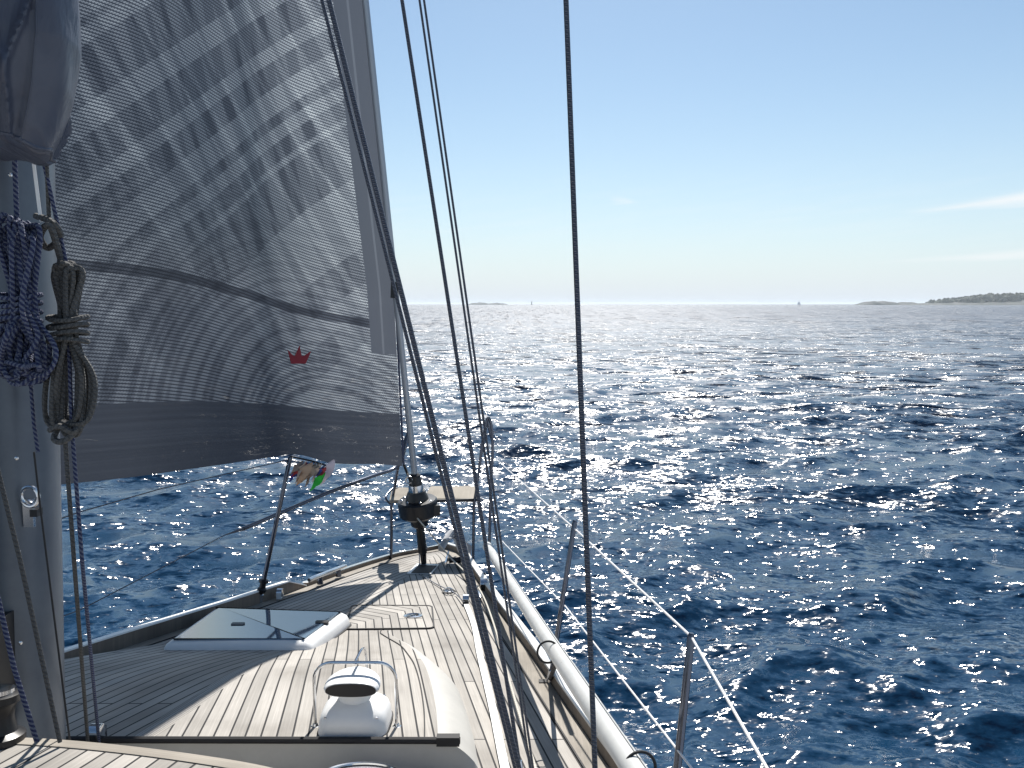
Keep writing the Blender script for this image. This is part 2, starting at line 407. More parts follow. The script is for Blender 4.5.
def island(name, px0, px1, dist, hmax, seed, tone):
    rs = np.random.RandomState(seed); x0 = (px0-512)/796*dist; x1 = (px1-512)/796*dist
    nx, ny = 140, 30; W = x1-x0; depth = W*.35
    b = MB(); vs = []
    ph = rs.rand(8)*6.28
    for j in range(ny+1):
        for i in range(nx+1):
            a = i/nx; c = j/ny
            env = min(1, (math.sin(math.pi*a)**.5)*1.15)*(math.sin(math.pi*c)**.7)
            h = hmax*env*(.75+.16*math.sin(a*7+ph[0])+.08*math.sin(a*19+ph[1]+c*5)+.04*math.sin(a*43+ph[2]))
            vs.append((x0+a*W, dist-depth/2+c*depth, h-.8))
    n = nx+1
    b.add(vs, [(j*n+i, j*n+i+1, (j+1)*n+i+1, (j+1)*n+i) for j in range(ny) for i in range(nx)])
    def fb(nt, bs):
        t = nt.nodes.new('ShaderNodeTexCoord'); q = nd(nt, 'ShaderNodeTexNoise'); q.inputs['Scale'].default_value = .03; q.inputs['Detail'].default_value = 6
        nt.links.new(t.outputs['Object'], q.inputs[0])
        nt.links.new(ramp(nt, q.outputs[0], [(.4, (.03,.04,.035)), (.62, (.09,.09,.09))]), bs.inputs['Base Color'])
    o = b.build(name, mat(name+'_rock', tone, .9, build=fb), kind='structure'); return x0, W, depth
def wood(px0, px1, dist, h0, n, seed, label):
    rs = np.random.RandomState(seed); b = MB()
    for i in range(n):
        a = rs.rand(); u = px0+(px1-px0)*a; d = dist+rs.uniform(-60, 120)
        x = (u-512)/796*d; hgt = h0*(.35+.65*min(1, a*3.2))*rs.uniform(.75, 1.08)
        r = rs.uniform(8, 17)*(h0/28)
        for q in range(3):
            c = Vector((x+rs.normal(0, r*.5), d+rs.normal(0, r*.5), hgt-r*.8-q*r*.7))
            vs = []; m_ = 7
            for k, (zz, rad) in enumerate(((-.8,.6),(0,1),(.6,.75),(1,.15))):
                for s in range(m_):
                    t = 6.283*s/m_+k; rr = r*rad*rs.uniform(.75, 1.2); vs.append(c+Vector((math.cos(t)*rr, math.sin(t)*rr, zz*r*rs.uniform(.8, 1.1))))
            b.add(vs, [(k*m_+s, k*m_+(s+1) % m_, (k+1)*m_+(s+1) % m_, (k+1)*m_+s) for k in range(3) for s in range(m_)])
    o = b.build('wood', M_leaf, smooth=0, kind='stuff', label=label, category='wood')
def leafb(nt, b):
    t = nt.nodes.new('ShaderNodeTexCoord'); q = nd(nt, 'ShaderNodeTexNoise'); q.inputs['Scale'].default_value = .05; q.inputs['Detail'].default_value = 5
    nt.links.new(t.outputs['Object'], q.inputs[0]); nt.links.new(ramp(nt, q.outputs[0], [(.35, (.02,.032,.022)), (.65, (.045,.06,.04))]), b.inputs['Base Color'])
M_leaf = mat('distant_foliage', (.05,.08,.04), .9, build=leafb)
island('island', 905, 1150, 2600, 22, 3, (.2,.2,.18))
wood(928, 1120, 2600, 35, 420, 5, 'dark wooded crest of the larger island at the right edge of the horizon')
island('low_island', 853, 918, 3000, 18, 9, (.2,.2,.18))
island('skerry', 468, 508, 4200, 15, 19, (.2,.2,.18))
# beacon, far sailing boat
bb = empty('beacon', P(531.5, 303.6, 3600), label='tiny dark beacon tower on the horizon behind the rigging', category='beacon')
q = Vector(((531.5-512)/796*3600, 3600, -1)); EMPTY_LOC[bb.name] = q; bb.location = q
MB().lathe(q, (0,0,1), [(2.6,0),(2.2,8),(1.7,15),(2.4,15.2),(2.4,16)], 12).build('tower', mat('beacon_stone', (.12,.12,.12), .8), bb)
MB().lathe(q+Vector((0,0,16)), (0,0,1), [(1.4,0),(1.4,2.4),(1.8,2.5),(.2,4)], 12).build('lantern', M['gel'], bb)
b2 = Vector(((796-512)/796*2600, 2600, 0))
sb = empty('distant_sailboat', b2, label='tiny white sailing boat far off left of the islands', category='sailboat')
MB().loft([[b2+Vector((x*(w), y*w*.3, z)) for x, y in ((-6,0),(-5,-1.5*3),(3,-1.6*3),(7,0),(3,1.6*3),(-5,1.5*3))] for w, z in ((.85,-.4),(1,1.3))]).build('hull', M['hull'], sb)
MB().tube([b2+Vector((0,0,1)), b2+Vector((0,0,15))], .12, 6).build('mast', M['alu'], sb)
MB().loft([[b2+Vector((.2,y,2.2)), b2+Vector((-5,y*1.0,2.4)), b2+Vector((.2,y,14.5))] for y in (-.08,.08)]).build('mainsail', M['white'], sb)
MB().loft([[b2+Vector((6.2,y,1.6)), b2+Vector((.8,y,2.2)), b2+Vector((.6,y,12.5))] for y in (-.08,.08)]).build('jib', M['white'], sb)

# ================================================================== THE YACHT
yacht = empty('sailing_yacht', onD(-1.3, 3, 0), label='teak-decked white sailing yacht whose foredeck fills the lower left', category='sailing yacht')
YS = list(np.linspace(-4.5, YB, 90))
# hull sides
b = MB()
for xf, sg in ((xp, -1), (xs, 1)):
    rings = []
    for y in YS:
        x = xf(y); fl = max(0, (y-3)/(YB-3)); zt = zd(y, -.005)
        rings.append([Vector((x+sg*.045, y+.0, zt)), Vector((x+sg*.05-sg*.02*fl, y-.1*fl, zt*.66)), Vector((x-sg*(.02+.09*fl), y-.25*fl, zt*.33)), Vector((x-sg*(.12+.18*fl), y-.45*fl, -.05)), Vector((x-sg*(.35+.1*fl), y-.8*fl, -.5))])
    if sg > 0: rings = [r[::-1] for r in rings]
    b.loft(rings, closed=False, cap=False)
b.build('hull', M['hull'], yacht)
# deck halves
def deckuv(x, y):
    if x >= xc(y): return ((xs(y)-x)*.975, y)
    return ((x-xp(y))*.93+.021, y+.7)
def deck_half(b, side):
    n = 10; vs = []; uvs = []
    for y in YS:
        a = xs(y) if side > 0 else xp(y); c = xc(y)
        for k in range(n+1):
            x = a+(c-a)*k/n; vs.append(onD(x, y)); d = abs(a-x)*(.975 if side > 0 else .93)
            uvs.append((d+(0 if side > 0 else .021), y+(0 if side > 0 else .7)))
    m = n+1; fs = []
    for i in range(len(YS)-1):
        for k in range(n):
            f = (i*m+k, i*m+k+1, (i+1)*m+k+1, (i+1)*m+k); fs.append(f if side < 0 else f[::-1])
    b.add(vs, fs, uvs)
b = MB(); deck_half(b, 1); deck_half(b, -1); b.build('deck', M['teak'], yacht, smooth=0)
def strip(pts, w, lift, th=.004):
    """flat ribbon along a deck path"""
    b = MB(); top = []
    for i, p in enumerate(pts):
        a = pts[max(0, i-1)]; c = pts[min(len(pts)-1, i+1)]; t = (c-a); t.z = 0; t.normalize(); nrm = Vector((t.y, -t.x, 0))
        l, r_ = p+nrm*w/2, p-nrm*w/2
        top.append([Vector((l.x,l.y,zd(l.y,lift-th))), Vector((l.x,l.y,zd(l.y,lift))), Vector((r_.x,r_.y,zd(r_.y,lift))), Vector((r_.x,r_.y,zd(r_.y,lift-th)))])
    b.loft(top, closed=True, cap=True); return b
# covering boards
for xf, sg in ((xp, -1), (xs, 1)):
    strip([onD(xf(y)-sg*.052, y) for y in YS], .085, .005).build('covering_board', M['teak_border'], yacht, smooth=0)
    strip([onD(xf(y)-sg*.100, y) for y in YS], .006, .0065, .004).build('caulking_line', M['rubber'], yacht, smooth=0)
# toe rails / bulwark
def rail(xf, sg, y0, y1, h, w, cap_m, name):
    ys = list(np.linspace(y0, y1, 50)); rings = []; caps = []
    for y in ys:
        x = xf(y); hh = h(y) if callable(h) else h
        rings.append([onD(x-sg*.004,y,-.01), onD(x-sg*.0,y,hh), onD(x+sg*w,y,hh), onD(x+sg*w,y,-.01)])
        caps.append([onD(x-sg*.006,y,hh+.001), onD(x-sg*.004,y,hh+.010), onD(x+sg*(w+.004),y,hh+.010), onD(x+sg*(w+.006),y,hh+.001)])
    o = MB().loft(rings).build(name, M['bulwark_teak'], yacht)
    MB().loft(caps).build('rail_cap', cap_m, o)
ybk = G(300, 590).y
rail(xp, -1, -4.5, ybk+.1, lambda y: .085*min(1, max(.1, (ybk+.12-y)/.22)), .04, M['white'], 'bulwark')
rail(xp, -1, ybk+.12, YB-.02, .03, .035, M['steel'], 'toe_rail')
rail(xs, 1, -4.5, YB-.02, .055, .04, M['gel'], 'toe_rail')

# raised trunk (coachroof) forward part: a wedge that dies into the foredeck
TB, TF = 2.83, 4.72
edge_px = [(438,741,.1),(437,715,.1),(432,690,.09),(424,665,.08),(410,645,.03),(388,633,.005)]
TE = smoothtab([(G(u,v,l).y, G(u,v,l).x) for u, v, l in edge_px])
def tl(y):
    t = min(1, max(0, (TF-y)/1.25)); return .105*(t*t*(3-2*t))+.004
def xe(y): return interp(TE, y)
def trunk_profile(y):
    e = xe(y); c = xc(y); pe = 2*c-e-.25; L = tl(y); s = .006+.14*max(0, min(1, (L-.006)/.095))
    pts = []
    for k in range(9):
        a = k/8; x = pe-s+s*a; pts.append((x, L*math.sin(a*math.pi/2)**.8 if k else -.004, 0))
    n = 26
    for k in range(1, n+1):
        x = pe+(e-pe)*k/n; pts.append((x, L, 1))
    for k in range(1, 10):
        a = k/9; pts.append((e+s*a*1.05, L*math.cos(a*math.pi/2)**.8 if k < 9 else -.004, 0))
    return pts
tys = list(np.linspace(TB, TF, 48)); b = MB(); vs = []; uvs = []; fl = []
for y in tys:
    for (x, l, t) in trunk_profile(y):
        vs.append(onD(x, y, l)); uvs.append(deckuv(x, y)); fl.append(t)
m = len(trunk_profile(TB)); ft = []; fg = []
for i in range(len(tys)-1):
    for k in range(m-1):
        f = (i*m+k, i*m+k+1, (i+1)*m+k+1, (i+1)*m+k)
        (ft if fl[i*m+k] and fl[i*m+k+1] or (k == 8) else fg).append(f)
trunk = empty('forward_coachroof', onD(-1.3, 3.6), yacht)
tb = MB(); tb.add(vs, ft, uvs, 0); tb.build('teak_panel', M['teak_fine'], trunk, smooth=0)
tb = MB(); tb.add(vs, fg, uvs, 0)
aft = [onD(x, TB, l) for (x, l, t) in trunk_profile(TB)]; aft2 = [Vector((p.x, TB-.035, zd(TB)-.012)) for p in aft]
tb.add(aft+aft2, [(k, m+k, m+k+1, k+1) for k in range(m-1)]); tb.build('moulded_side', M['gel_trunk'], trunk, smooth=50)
# border plank round the trunk top
bd = [onD(xe(y)-.004, y, 0) for y in tys if y < TF-.05]
def strip_l(pts, w, th):
    b = MB(); top = []
    for i, p in enumerate(pts):
        a = pts[max(0, i-1)]; c = pts[min(len(pts)-1, i+1)]; t = (c-a); t.z = 0; t.normalize(); nrm = Vector((t.y, -t.x, 0))
        l, r_ = p+nrm*w/2, p-nrm*w/2
        top.append([Vector((q.x,q.y,zd(q.y,tl(q.y)+h))) for q, h in ((l,th-.004),(l,th),(r_,th),(r_,th-.004))])
    return b.loft(top)
strip_l([onD(xe(y)-.05, y) for y in tys], .005, .005).build('caulking_line', M['rubber'], trunk, smooth=0)
# black seal along the trunk's aft edge
sa = onD(-2.6, TB-.005, .118); se = onD(xe(TB)+.085, TB-.005, .112)
MB().tube([sa, sa.lerp(se, .5), se], .013, 8).build('edge_seal', M['rubber'], trunk)
MB().box(se+Vector((-.045, 0, .002)), (.085, .032, .034)).build('seal_end_cap', M['rubber'], trunk)

# near coachroof, bottom left
NL = .38
ce = [G(-260, 742, NL), G(-120, 738, NL), G(0, 738, NL), G(60, 740.5, NL), G(130, 747, NL), G(200, 756, NL), G(262, 766.5, NL), G(320, 782, NL), G(380, 806, NL), G(425, 850, NL)]
ce = spline(ce, 8)
near = empty('aft_coachroof', onD(-1.2, 1.2, NL), yacht)
def shifted(pts, d):
    out = []
    for i, p in enumerate(pts):
        a = pts[max(0, i-1)]; c = pts[min(len(pts)-1, i+1)]; t = (c-a); t.z = 0; t.normalize(); nrm = Vector((t.y, -t.x, 0))
        q = p+nrm*d; out.append(Vector((q.x, q.y, zd(q.y, NL))))
    return out
inn = shifted(ce, .045); b = MB()
bk = [Vector((p.x*.9-.05, -1.5, zd(-1.5, NL))) for p in inn]
n = len(inn); th = math.atan(.155)
def nuv(p): return (p.x*math.cos(th)-p.y*math.sin(th), p.y*math.cos(th)+p.x*math.sin(th))
rows = [[inn[i].lerp(bk[i], k/12) for i in range(n)] for k in range(13)]
vv = [p for r in rows for p in r]
b.add(vv, [((k+1)*n+i, (k+1)*n+i+1, k*n+i+1, k*n+i) for k in range(12) for i in range(n-1)], [nuv(p) for p in vv])
b.build('teak_panel', M['teak_fine'], near, smooth=0)
b = MB(); mid = shifted(ce, .0); ou = shifted(ce, -.022); rg = [inn, mid, ou]
vv = [p+Vector((0,0,.003)) for p in inn]+[p+Vector((0,0,.003)) for p in mid]+[p+Vector((0,0,-.012)) for p in ou]+[p+Vector((0,.03,-.5)) for p in ou]
uvv = [(.3, i*.02) for i in range(n)]+[(.34, i*.02) for i in range(n)]+[(.36, i*.02) for i in range(n)]*2
b.add(vv, [(k*n+i, k*n+i+1, (k+1)*n+i+1, (k+1)*n+i) for k in range(2) for i in range(n-1)], uvv, 0)
b.add(vv, [(k*n+i, k*n+i+1, (k+1)*n+i+1, (k+1)*n+i) for k in (2,) for i in range(n-1)], uvv, 1)
b.build('rounded_border', [M['teak_border'], M['gel']], near, smooth=50)

# flush locker lid on the foredeck
lk = [G(432,606.5), G(434,629), G(345,630), G(352,606)]
ring = rounded(lk, .05); lockr = empty('foredeck_locker', G(395, 618), yacht)
b = MB(); top = [Vector((p.x,p.y,zd(p.y,.006))) for p in ring]; bot = [Vector((p.x,p.y,zd(p.y,.001))) for p in ring]
b.v = [tuple(p) for p in bot+top]; nn = len(ring)
b.f = [[k, (k+1) % nn, nn+(k+1) % nn, nn+k] for k in range(nn)]+[[nn+k for k in range(nn)]]
b.mi = [0]*len(b.f); b.uv = [[deckuv(b.v[i][0], b.v[i][1]) for i in f] for f in b.f]
if Vector((0,0,1)).dot((top[1]-top[0]).cross(top[4]-top[1])) < 0: b.f[-1] = b.f[-1][::-1]; b.uv[-1] = b.uv[-1][::-1]
b.build('lid', M['teak'], lockr, smooth=0)
strip([*ring, ring[0]], .011, .0095, .008).build('lid_seal', M['rubber'], lockr, smooth=0)
def deck_ring(u, v, r, name, parent, sx=1.0):
    c = G(u, v, .006); MB().lathe(c, DN, [(r,0),(r,.006),(r*.75,.009),(r*.7,.004),(r*.3,.004),(r*.25,.008),(.001,.009)], 24, sx=sx, up=Vector((1,0,0))).build(name, M['steel'], parent)
deck_ring(413, 616, .062, 'latch', lockr)

# deck hatch
hc = [G(160,658,.005), G(311,658,.005), G(352,624,.005), G(213,619,.005)]
hatch = empty('deck_hatch', sum(hc, Vector())/4, yacht)
def lifted(ps, l): return [Vector((p.x,p.y,p.z+l)) for p in ps]
base = rounded(hc, .06)
MB().loft([lifted(base,-.01), lifted(base,.012), lifted(inset(base,.006),.045), lifted(inset(base,.018),.066), lifted(inset(base,.045),.082), lifted(inset(base,.060),.084)]).build('frame', M['white'], hatch, smooth=40)
MB().loft([lifted(inset(base,-.012),-.004), lifted(inset(base,-.012),.006), lifted(inset(base,.0),.006)]).build('gasket', M['rubber'], hatch, smooth=40)
gl = lifted(inset(base,.058),.084)
MB().loft([gl, lifted(inset(gl,.004),.007), lifted(inset(gl,.010),.008)]).build('pane', M['glass'], hatch)
def blob(c, rx, ry, rz, n=14): 
    b = MB(); b.lathe(c, (0,0,1), [(max(.001, math.sin(math.pi*k/8))*1.0, -math.cos(math.pi*k/8)*rz) for k in range(9)], n, sx=rx, sy=ry, up=Vector((1,0,0))); return b
for u, v in ((238,625),(322,623)):
    c = G(u, v, .094); MB().loft([[c+Vector((x,y,z)) for x,y in ((-.035,-.018),(.035,-.018),(.04,0),(.035,.018),(-.035,.018),(-.04,0))] for z in (-.008,.004,.010)]).build('hinge', M['black'], hatch)

# cowl ventilator with guard rail
vc = G(356, 727, .105); vent = empty('cowl_ventilator', vc, yacht)
rt = Matrix.Identity(3)
def sq(c, hw, hd, z, p=4.0, n=40):
    out = []
    for k in range(n):
        a = 2*math.pi*k/n; ca, sa_ = math.cos(a), math.sin(a)
        out.append(c+rt@Vector((hw*math.copysign(abs(ca)**(2/p), ca), hd*math.copysign(abs(sa_)**(2/p), sa_), z)))
    return out
MB().loft([sq(vc,.136,.12,-.01,5), sq(vc,.136,.12,.012,5)]).build('base_gasket', M['rubber'], vent)
MB().loft([sq(vc,.133,.117,.012,5), sq(vc,.130,.114,.058,4), sq(vc,.124,.108,.080,3.6), sq(vc,.110,.096,.096,3.2), sq(vc,.085,.08,.110,2.8), sq(vc,.068,.066,.124,2.2)]).build('base', M['white'], vent, smooth=50)
MB().lathe(vc+Vector((0,0,.11)), DN, [(.07,0),(.064,.01),(.062,.065)], 28).build('neck', M['white'], vent)
# scoop: flattened shell opening towards the cockpit
b = MB(); rings = []
cc = vc+Vector((0.0,-.02,.190))
for k in range(10):
    t = k/9; y = -.065+.14*t; s_ = math.sqrt(max(.0, 1-(max(0, t-.25)/.75)**2.4)); s_ = max(s_, .08)
    ring_ = []
    for j in range(28):
        a = 2*math.pi*j/28; ca, sa_ = math.cos(a), math.sin(a)
        zz = (.030 if sa_ > 0 else .026)*sa_*(1+.12*math.cos(2*a))
        ring_.append(cc+rt@Vector((.106*ca*s_*(.93 if t == 0 else 1), y, zz*(.7+.45*s_)+.012*t)))
    rings.append(ring_)
b.loft(rings); b.build('cowl', M['white'], vent, smooth=60)
mo = [Vector((p.x, p.y-.003, p.z)) for p in inset(rings[0], .003)]
MB().loft([mo, [p+Vector((0,.002,0)) for p in mo]]).build('cowl_opening_dark', M['black'], vent)  # solid black disc stands in for the shade inside the cowl
def arch(c, w, h, r, dirv, rad=.07):
    pts = [c-dirv*w/2]; 
    for k in range(7): a = math.pi-math.pi/2*k/6; pts.append(c+dirv*(-w/2+rad+rad*math.cos(a))+Vector((0,0,h-rad+rad*math.sin(a))))
    for k in range(7): a = math.pi/2-math.pi/2*k/6; pts.append(c+dirv*(w/2-rad+rad*math.cos(a))+Vector((0,0,h-rad+rad*math.sin(a))))
    pts.append(c+dirv*w/2); return pts
ac = G(356, 727, .105)
MB().tube(arch(ac+Vector((0,.0,0)), .318, .262, 0, Vector((1,0,0))), .0062, 10).build('guard_rail', M['steel'], vent)
MB().tube(spline([ac+Vector((0,0,.26)), ac+Vector((.004,.12,.26)), ac+Vector((.006,.19,.22)), ac+Vector((.008,.21,.12)), ac+Vector((.01,.215,-.03))], 6), .0052, 10).build('guard_rail', M['steel'], vent)
for sx_ in (-.159, .159): MB().lathe(ac+Vector((sx_,0,-.001)), DN, [(.026,0),(.026,.003),(.012,.006),(.01,.014)], 18).build('foot', M['steel'], vent)

for sx_, sy_ in ((-.098,-.088),(.098,-.088),(-.098,.085),(.098,.085)):
    MB().lathe(vc+Vector((sx_,sy_,.084)), DN, [(.006,0),(.006,.003),(.001,.004)], 10).build('screw', M['steel'], vent)
MB().tube([p_ for p_ in sq(vc,.1335,.1175,.014,5)], .0045, 6, closed=True).build('base_seal', M['rubber'], vent)
hw_ = (hc[0].lerp(hc[1], .5)); 
for t_ in (.2, .8):
    q_ = hc[0].lerp(hc[1], t_)+Vector((0,-.003,.030)); MB().box(q_, (.05,.012,.022)).build('catch', M['gel'], hatch)
# second ventilator's mesh ring just in the frame at the bottom
c = P(360, 779, 2.6); gv = empty('round_vent', c, yacht)
MB().tube([c+Vector((.135*math.cos(a), .10*math.sin(a), .01-SL*.1*math.sin(a))) for a in np.linspace(0, 2*math.pi, 40, endpoint=False)], .007, 8, closed=True).build('rim', M['steel'], gv)
def meshb(nt, bs):
    t = nt.nodes.new('ShaderNodeTexCoord'); q = nd(nt, 'ShaderNodeTexBrick', offset=.5); q.inputs['Scale'].default_value = 110; q.inputs['Mortar Size'].default_value = .05
    q.inputs['Color1'].default_value = (.02,.015,.03,1); q.inputs['Color2'].default_value = (.04,.03,.05,1); q.inputs['Mortar'].default_value = (.45,.42,.45,1)
    nt.links.new(t.outputs['Object'], q.inputs[0]); nt.links.new(q.outputs[0], bs.inputs['Base Color'])
MB().lathe(c, DN, [(.13,-.1),(.13,-.004),(.125,.004),(.05,.014),(.01,.015)], 36, sx=1, sy=.74, up=Vector((1,0,0))).build('grille', mat('vent_mesh', build=meshb), gv)
MB().lathe(c+Vector((0,.0,-.26)), DN, [(.10,0),(.11,.15)], 24).build('body', M['white'], gv)

# ------------------------------------------------------------------ mast
MY = 2.42; mr = P(68.5, 735, MY+.07); mt = P(41, 160, MY+.09)
MC = Vector((mr.x-.098, MY, mr.z)); md = Vector(((mt.x-mr.x)/(mt.z-mr.z), .06, 1))
def mastp(z, dx=0, dy=0): return Vector((MC.x+md.x*(z-MC.z)*1.0+dx, MC.y+md.y*(z-MC.z)+dy, z))
rings = []
for z in (zd(MY)-.05, 2.2, 3, 4.5, 7, 12, 18):
    c = mastp(z); rings.append([c+Vector((.098*math.copysign(abs(math.cos(a))**.85, math.cos(a)), .135*math.copysign(abs(math.sin(a))**.9, math.sin(a)), 0)) for a in np.linspace(0, 2*math.pi, 40, endpoint=False)])
mast = MB().loft(rings).build('mast', M['alu'], yacht)
MB().loft([[mastp(z, dx, dy) for dx, dy in ((-.014,-.15),(.014,-.15),(.014,-.12),(-.014,-.12))] for z in (2.35, 8, 17)]).build('sail_track', M['foil'], mast)
MB().box(mastp(P(64,735,MY).z+.07, .088, -.03), (.008,.04,.12)).build('base_plate', mat('brass_plate', (.30,.26,.12), .5, .5), mast)

# ------------------------------------------------------------------ forestay, furler
STOP = Vector((-1.95, 5.0, FB.z+16.0)); AX = (STOP-FB).normalized()
def FS(z): t = (z-FB.z)/(STOP.z-FB.z); return FB.lerp(STOP, t)
fst = empty('forestay_furler', FB, yacht)
MB().tube([FB+AX*.80, FB+AX*1.2, STOP], .0265, 12).build('foil', M['foil'], fst)
MB().tube([FB-AX*.05, FB+AX*.1, FB+AX*.12, FB+AX*.37], [.024,.024,.040,.036], 12).build('turnbuckle', M['black'], fst)
for s_ in (-1, 1): MB().box(FB+AX*.10+Vector((.028*s_,0,0)), (.008,.05,.20)).build('toggle_plate', M['steel'], fst)
MB().lathe(FB+AX*.16, (1,0,0), [(.012,-.045),(.012,.045)], 12).build('clevis_pin', M['steel'], fst)
drum = MB().lathe(FB, AX, [(.05,.36),(.075,.38),(.085,.45),(.135,.455),(.168,.48),(.172,.60),(.16,.612),(.10,.615),(.095,.64),(.075,.69)], 32).build('drum', M['black'], fst)
MB().tube([FB+AX*(.462+.0125*k/24)+Vector((math.cos(k*.2618),math.sin(k*.2618),0))*(.142) for k in range(24*1)], .009, 8, closed=True).build('wound_line', M['rope_white'], drum)
for k in range(8): q_ = FB+AX*.612+Vector((math.cos(k*.785+.3),math.sin(k*.785+.3),0))*.135; MB().lathe(q_, AX, [(.011,0),(.011,.008),(.006,.010)], 8).build('bolt', M['steel'], drum)
MB().tube([FB+AX*.80+Vector((-.045+.03*math.cos(a),-.04,.03*math.sin(a))) for a in np.linspace(0,6.283,16,endpoint=False)], .007, 8, closed=True).build('tack_shackle', M['steel'], fst)
MB().lathe(FB, AX, [(.066,.685),(.068,.70),(.062,.75)], 28).build('collar', M['steel'], fst)
MB().lathe(FB, AX, [(.058,.752),(.056,.79),(.048,.81),(.05,.835),(.03,.85)], 24).build('knob', M['black'], fst)
MB().box(FB+AX*.53+Vector((.15,-.05,0)), (.08,.07,.09), Matrix.Rotation(.3,3,'Z')).build('line_guide', M['black'], fst)
pl = [G(407,574,.003), G(431,574.5,.003), G(439,565,.003), G(417,564,.003)]
MB().loft([pl, lifted(pl,.006)]).build('deck_plate', M['white'], yacht)
pl2 = [G(411,573,.010), G(429.5,573.4,.010), G(437,565.8,.010), G(419,565,.010)]
MB().loft([pl2, lifted(pl2,.003)]).build('stay_opening_dark', M['rubber'], yacht)  # flat black plate stands in for the dark of the hole
feed = FS(P(402, 290, 6.5).z)
MB().box(feed+Vector((-.0,-.03,0)), (.06,.06,.13), Matrix.Rotation(.05,3,'Y')).build('sail_feeder', M['black'], fst)

# ------------------------------------------------------------------ shrouds and other standing wires
def extend_down(p_top, p_bot, to_lift=.01):
    d = (p_bot-p_top).normalized(); p = p_bot.copy()
    for _ in range(600):
        if p.z <= zd(p.y, to_lift): break
        p += d*.01
    return p
def shroud(pb, pt, r, far, name='shroud', lower=True, m='wire', thick=None):
    d = (pt-pb); top = pb+d*far; bot = extend_down(pt, pb)
    w = MB().tube([bot, bot.lerp(top,.25), bot.lerp(top,.5), top], r, 10).build(name, M[m], yacht)
    dd = (top-bot).normalized()
    if lower:
        MB().tube([bot, bot+dd*.09, bot+dd*.10, bot+dd*.26, bot+dd*.27, bot+dd*.34], [r*1.6,r*1.6,r*2.2,r*2.2,r*1.5,r*1.5], 12).build('turnbuckle', M['steel'], w)
        MB().lathe(bot, DN, [(.035,-.02),(.035,.004),(.018,.008)], 16).build('chainplate', M['steel'], w)
    return w
shroud(P(519,768,1.95), P(329,0,2.2), .0068, 2.0)
shroud(P(515,768,2.0), P(322,0,2.3), .0050, 2.0, lower=False)
shroud(P(520,768,2.15), P(402,0,2.55), .0058, 3.2)
shroud(P(530,768,2.6), P(419.5,0,3.0), .0042, 3.4, lower=False)
shroud(P(533,768,2.6), P(424,0,3.0), .0042, 3.4, lower=False)
shroud(P(595,768,1.75), P(566,0,2.0), .0066, 4.6)

# ------------------------------------------------------------------ stanchions and lifelines
def stanchion(foot, top, r=.0125, fitting=False):
    s_ = MB().tube([foot, foot.lerp(top,.5), top-(top-foot).normalized()*.012, top], [r, r, r*.95, r*.6], 14).build('stanchion', M['tube_steel'], yacht)
    MB().lathe(foot-DN*.01, (top-foot).normalized(), [(.036,0),(.036,.008),(.022,.014),(.019,.075),(.014,.08)], 18).build('socket', M['steel'], s_)
    if fitting:
        q_ = foot.lerp(top, .07); MB().lathe(q_, (top-foot).normalized(), [(.022,0),(.032,.015),(.032,.03),(.022,.04),(.022,.075),(.034,.08),(.034,.095),(.02,.10)], 14).build('clamp', M['black'], s_)
    return s_
st1_top = P(691.5, 633, 2.36); st1_f = onD(.485, 2.31, .0)
st2_f = G(550, 683); st2_top = P(575, 520, st2_f.y+.02)
stp_f = G(259, 603); stp_top = P(290.5, 456.5, stp_f.y+.02)
stanchion(st1_f, st1_top, .0128); stanchion(st2_f, st2_top, .0125); stanchion(stp_f, stp_top, .0155, True)
st0_f = onD(.80, .9); st0_top = P(772, 775, 1.55)+Vector((0,0,0)); 
far0 = st1_top+(P(768,768,1.62)-st1_top)*1.6
st0_f2 = onD(xs(far0.y)-.03, far0.y); stanchion(st0_f2, far0, .0128)
pul_s = P(498, 461, 6.9); pul_s2 = P(501, 540, 6.9)
MB().tube([pul_s, P(575,529,st2_f.y), st1_top-Vector((0,0,.012)), far0], .0040, 8).build('lifeline', M['wire_white'], yacht)
l2 = P(676,748,2.34)
MB().tube([pul_s2, P(566,607,st2_f.y+.01), l2, l2+(l2-P(566,607,st2_f.y))*1.0], .0036, 8).build('lifeline', M['wire_white'], yacht)
MB().tube([stp_top-Vector((0,0,.02)), P(160,489,4.6), P(80,512,3.9), P(-60,560,3.2)], .0034, 8).build('lifeline', M['wire'], yacht)
MB().tube([P(243,529,5.3), P(225,535,5.15), P(80,610,3.9), P(-60,660,3.1)], [.012,.0034,.0030,.0030], 8).build('lifeline', M['wire'], yacht)

# ------------------------------------------------------------------ bow pulpit with teak seat
pp = empty('pulpit', onD(-.7, 7.4), yacht)
YP = 7.15
def tubep(px, y, r=.0125, name='rail_tube', m='tube_steel'):
    pts = [P(u, v, (y[i] if isinstance(y, (list, tuple)) else y)) for i, (u, v) in enumerate(px)]
    return MB().tube(spline(pts, 6), r, 12).build(name, M[m], pp)
tubep([(391,560),(391.5,530),(391.5,505),(394,490),(399,462),(404,443),(408,432)], [YP,YP,YP,YP,YP,YP+.03,YP+.05], .0135, 'leg')
tubep([(473,570),(473.5,535),(474,505),(476,492),(480,462),(484,440),(487,418)], [YP-.25]*7, .0125, 'leg')
tubep([(489,556),(490,520),(491,480),(492.5,456),(492,430),(488,418),(483,440),(479,470)], [6.7]*8, .0125, 'leg')
tubep([(408,432),(404,452),(397,467),(370,477),(330,492),(285,511),(243,529)], [YP+.05,YP,YP,6.8,6.3,5.8,5.3], .0145, 'top_rail')
tubep([(487,418),(489,428),(492,440)], [6.9]*3, .012)
tubep([(391.5,505),(386,499),(388,493),(398,484)], [YP,YP+.0,YP+.1,YP+.3], .010)
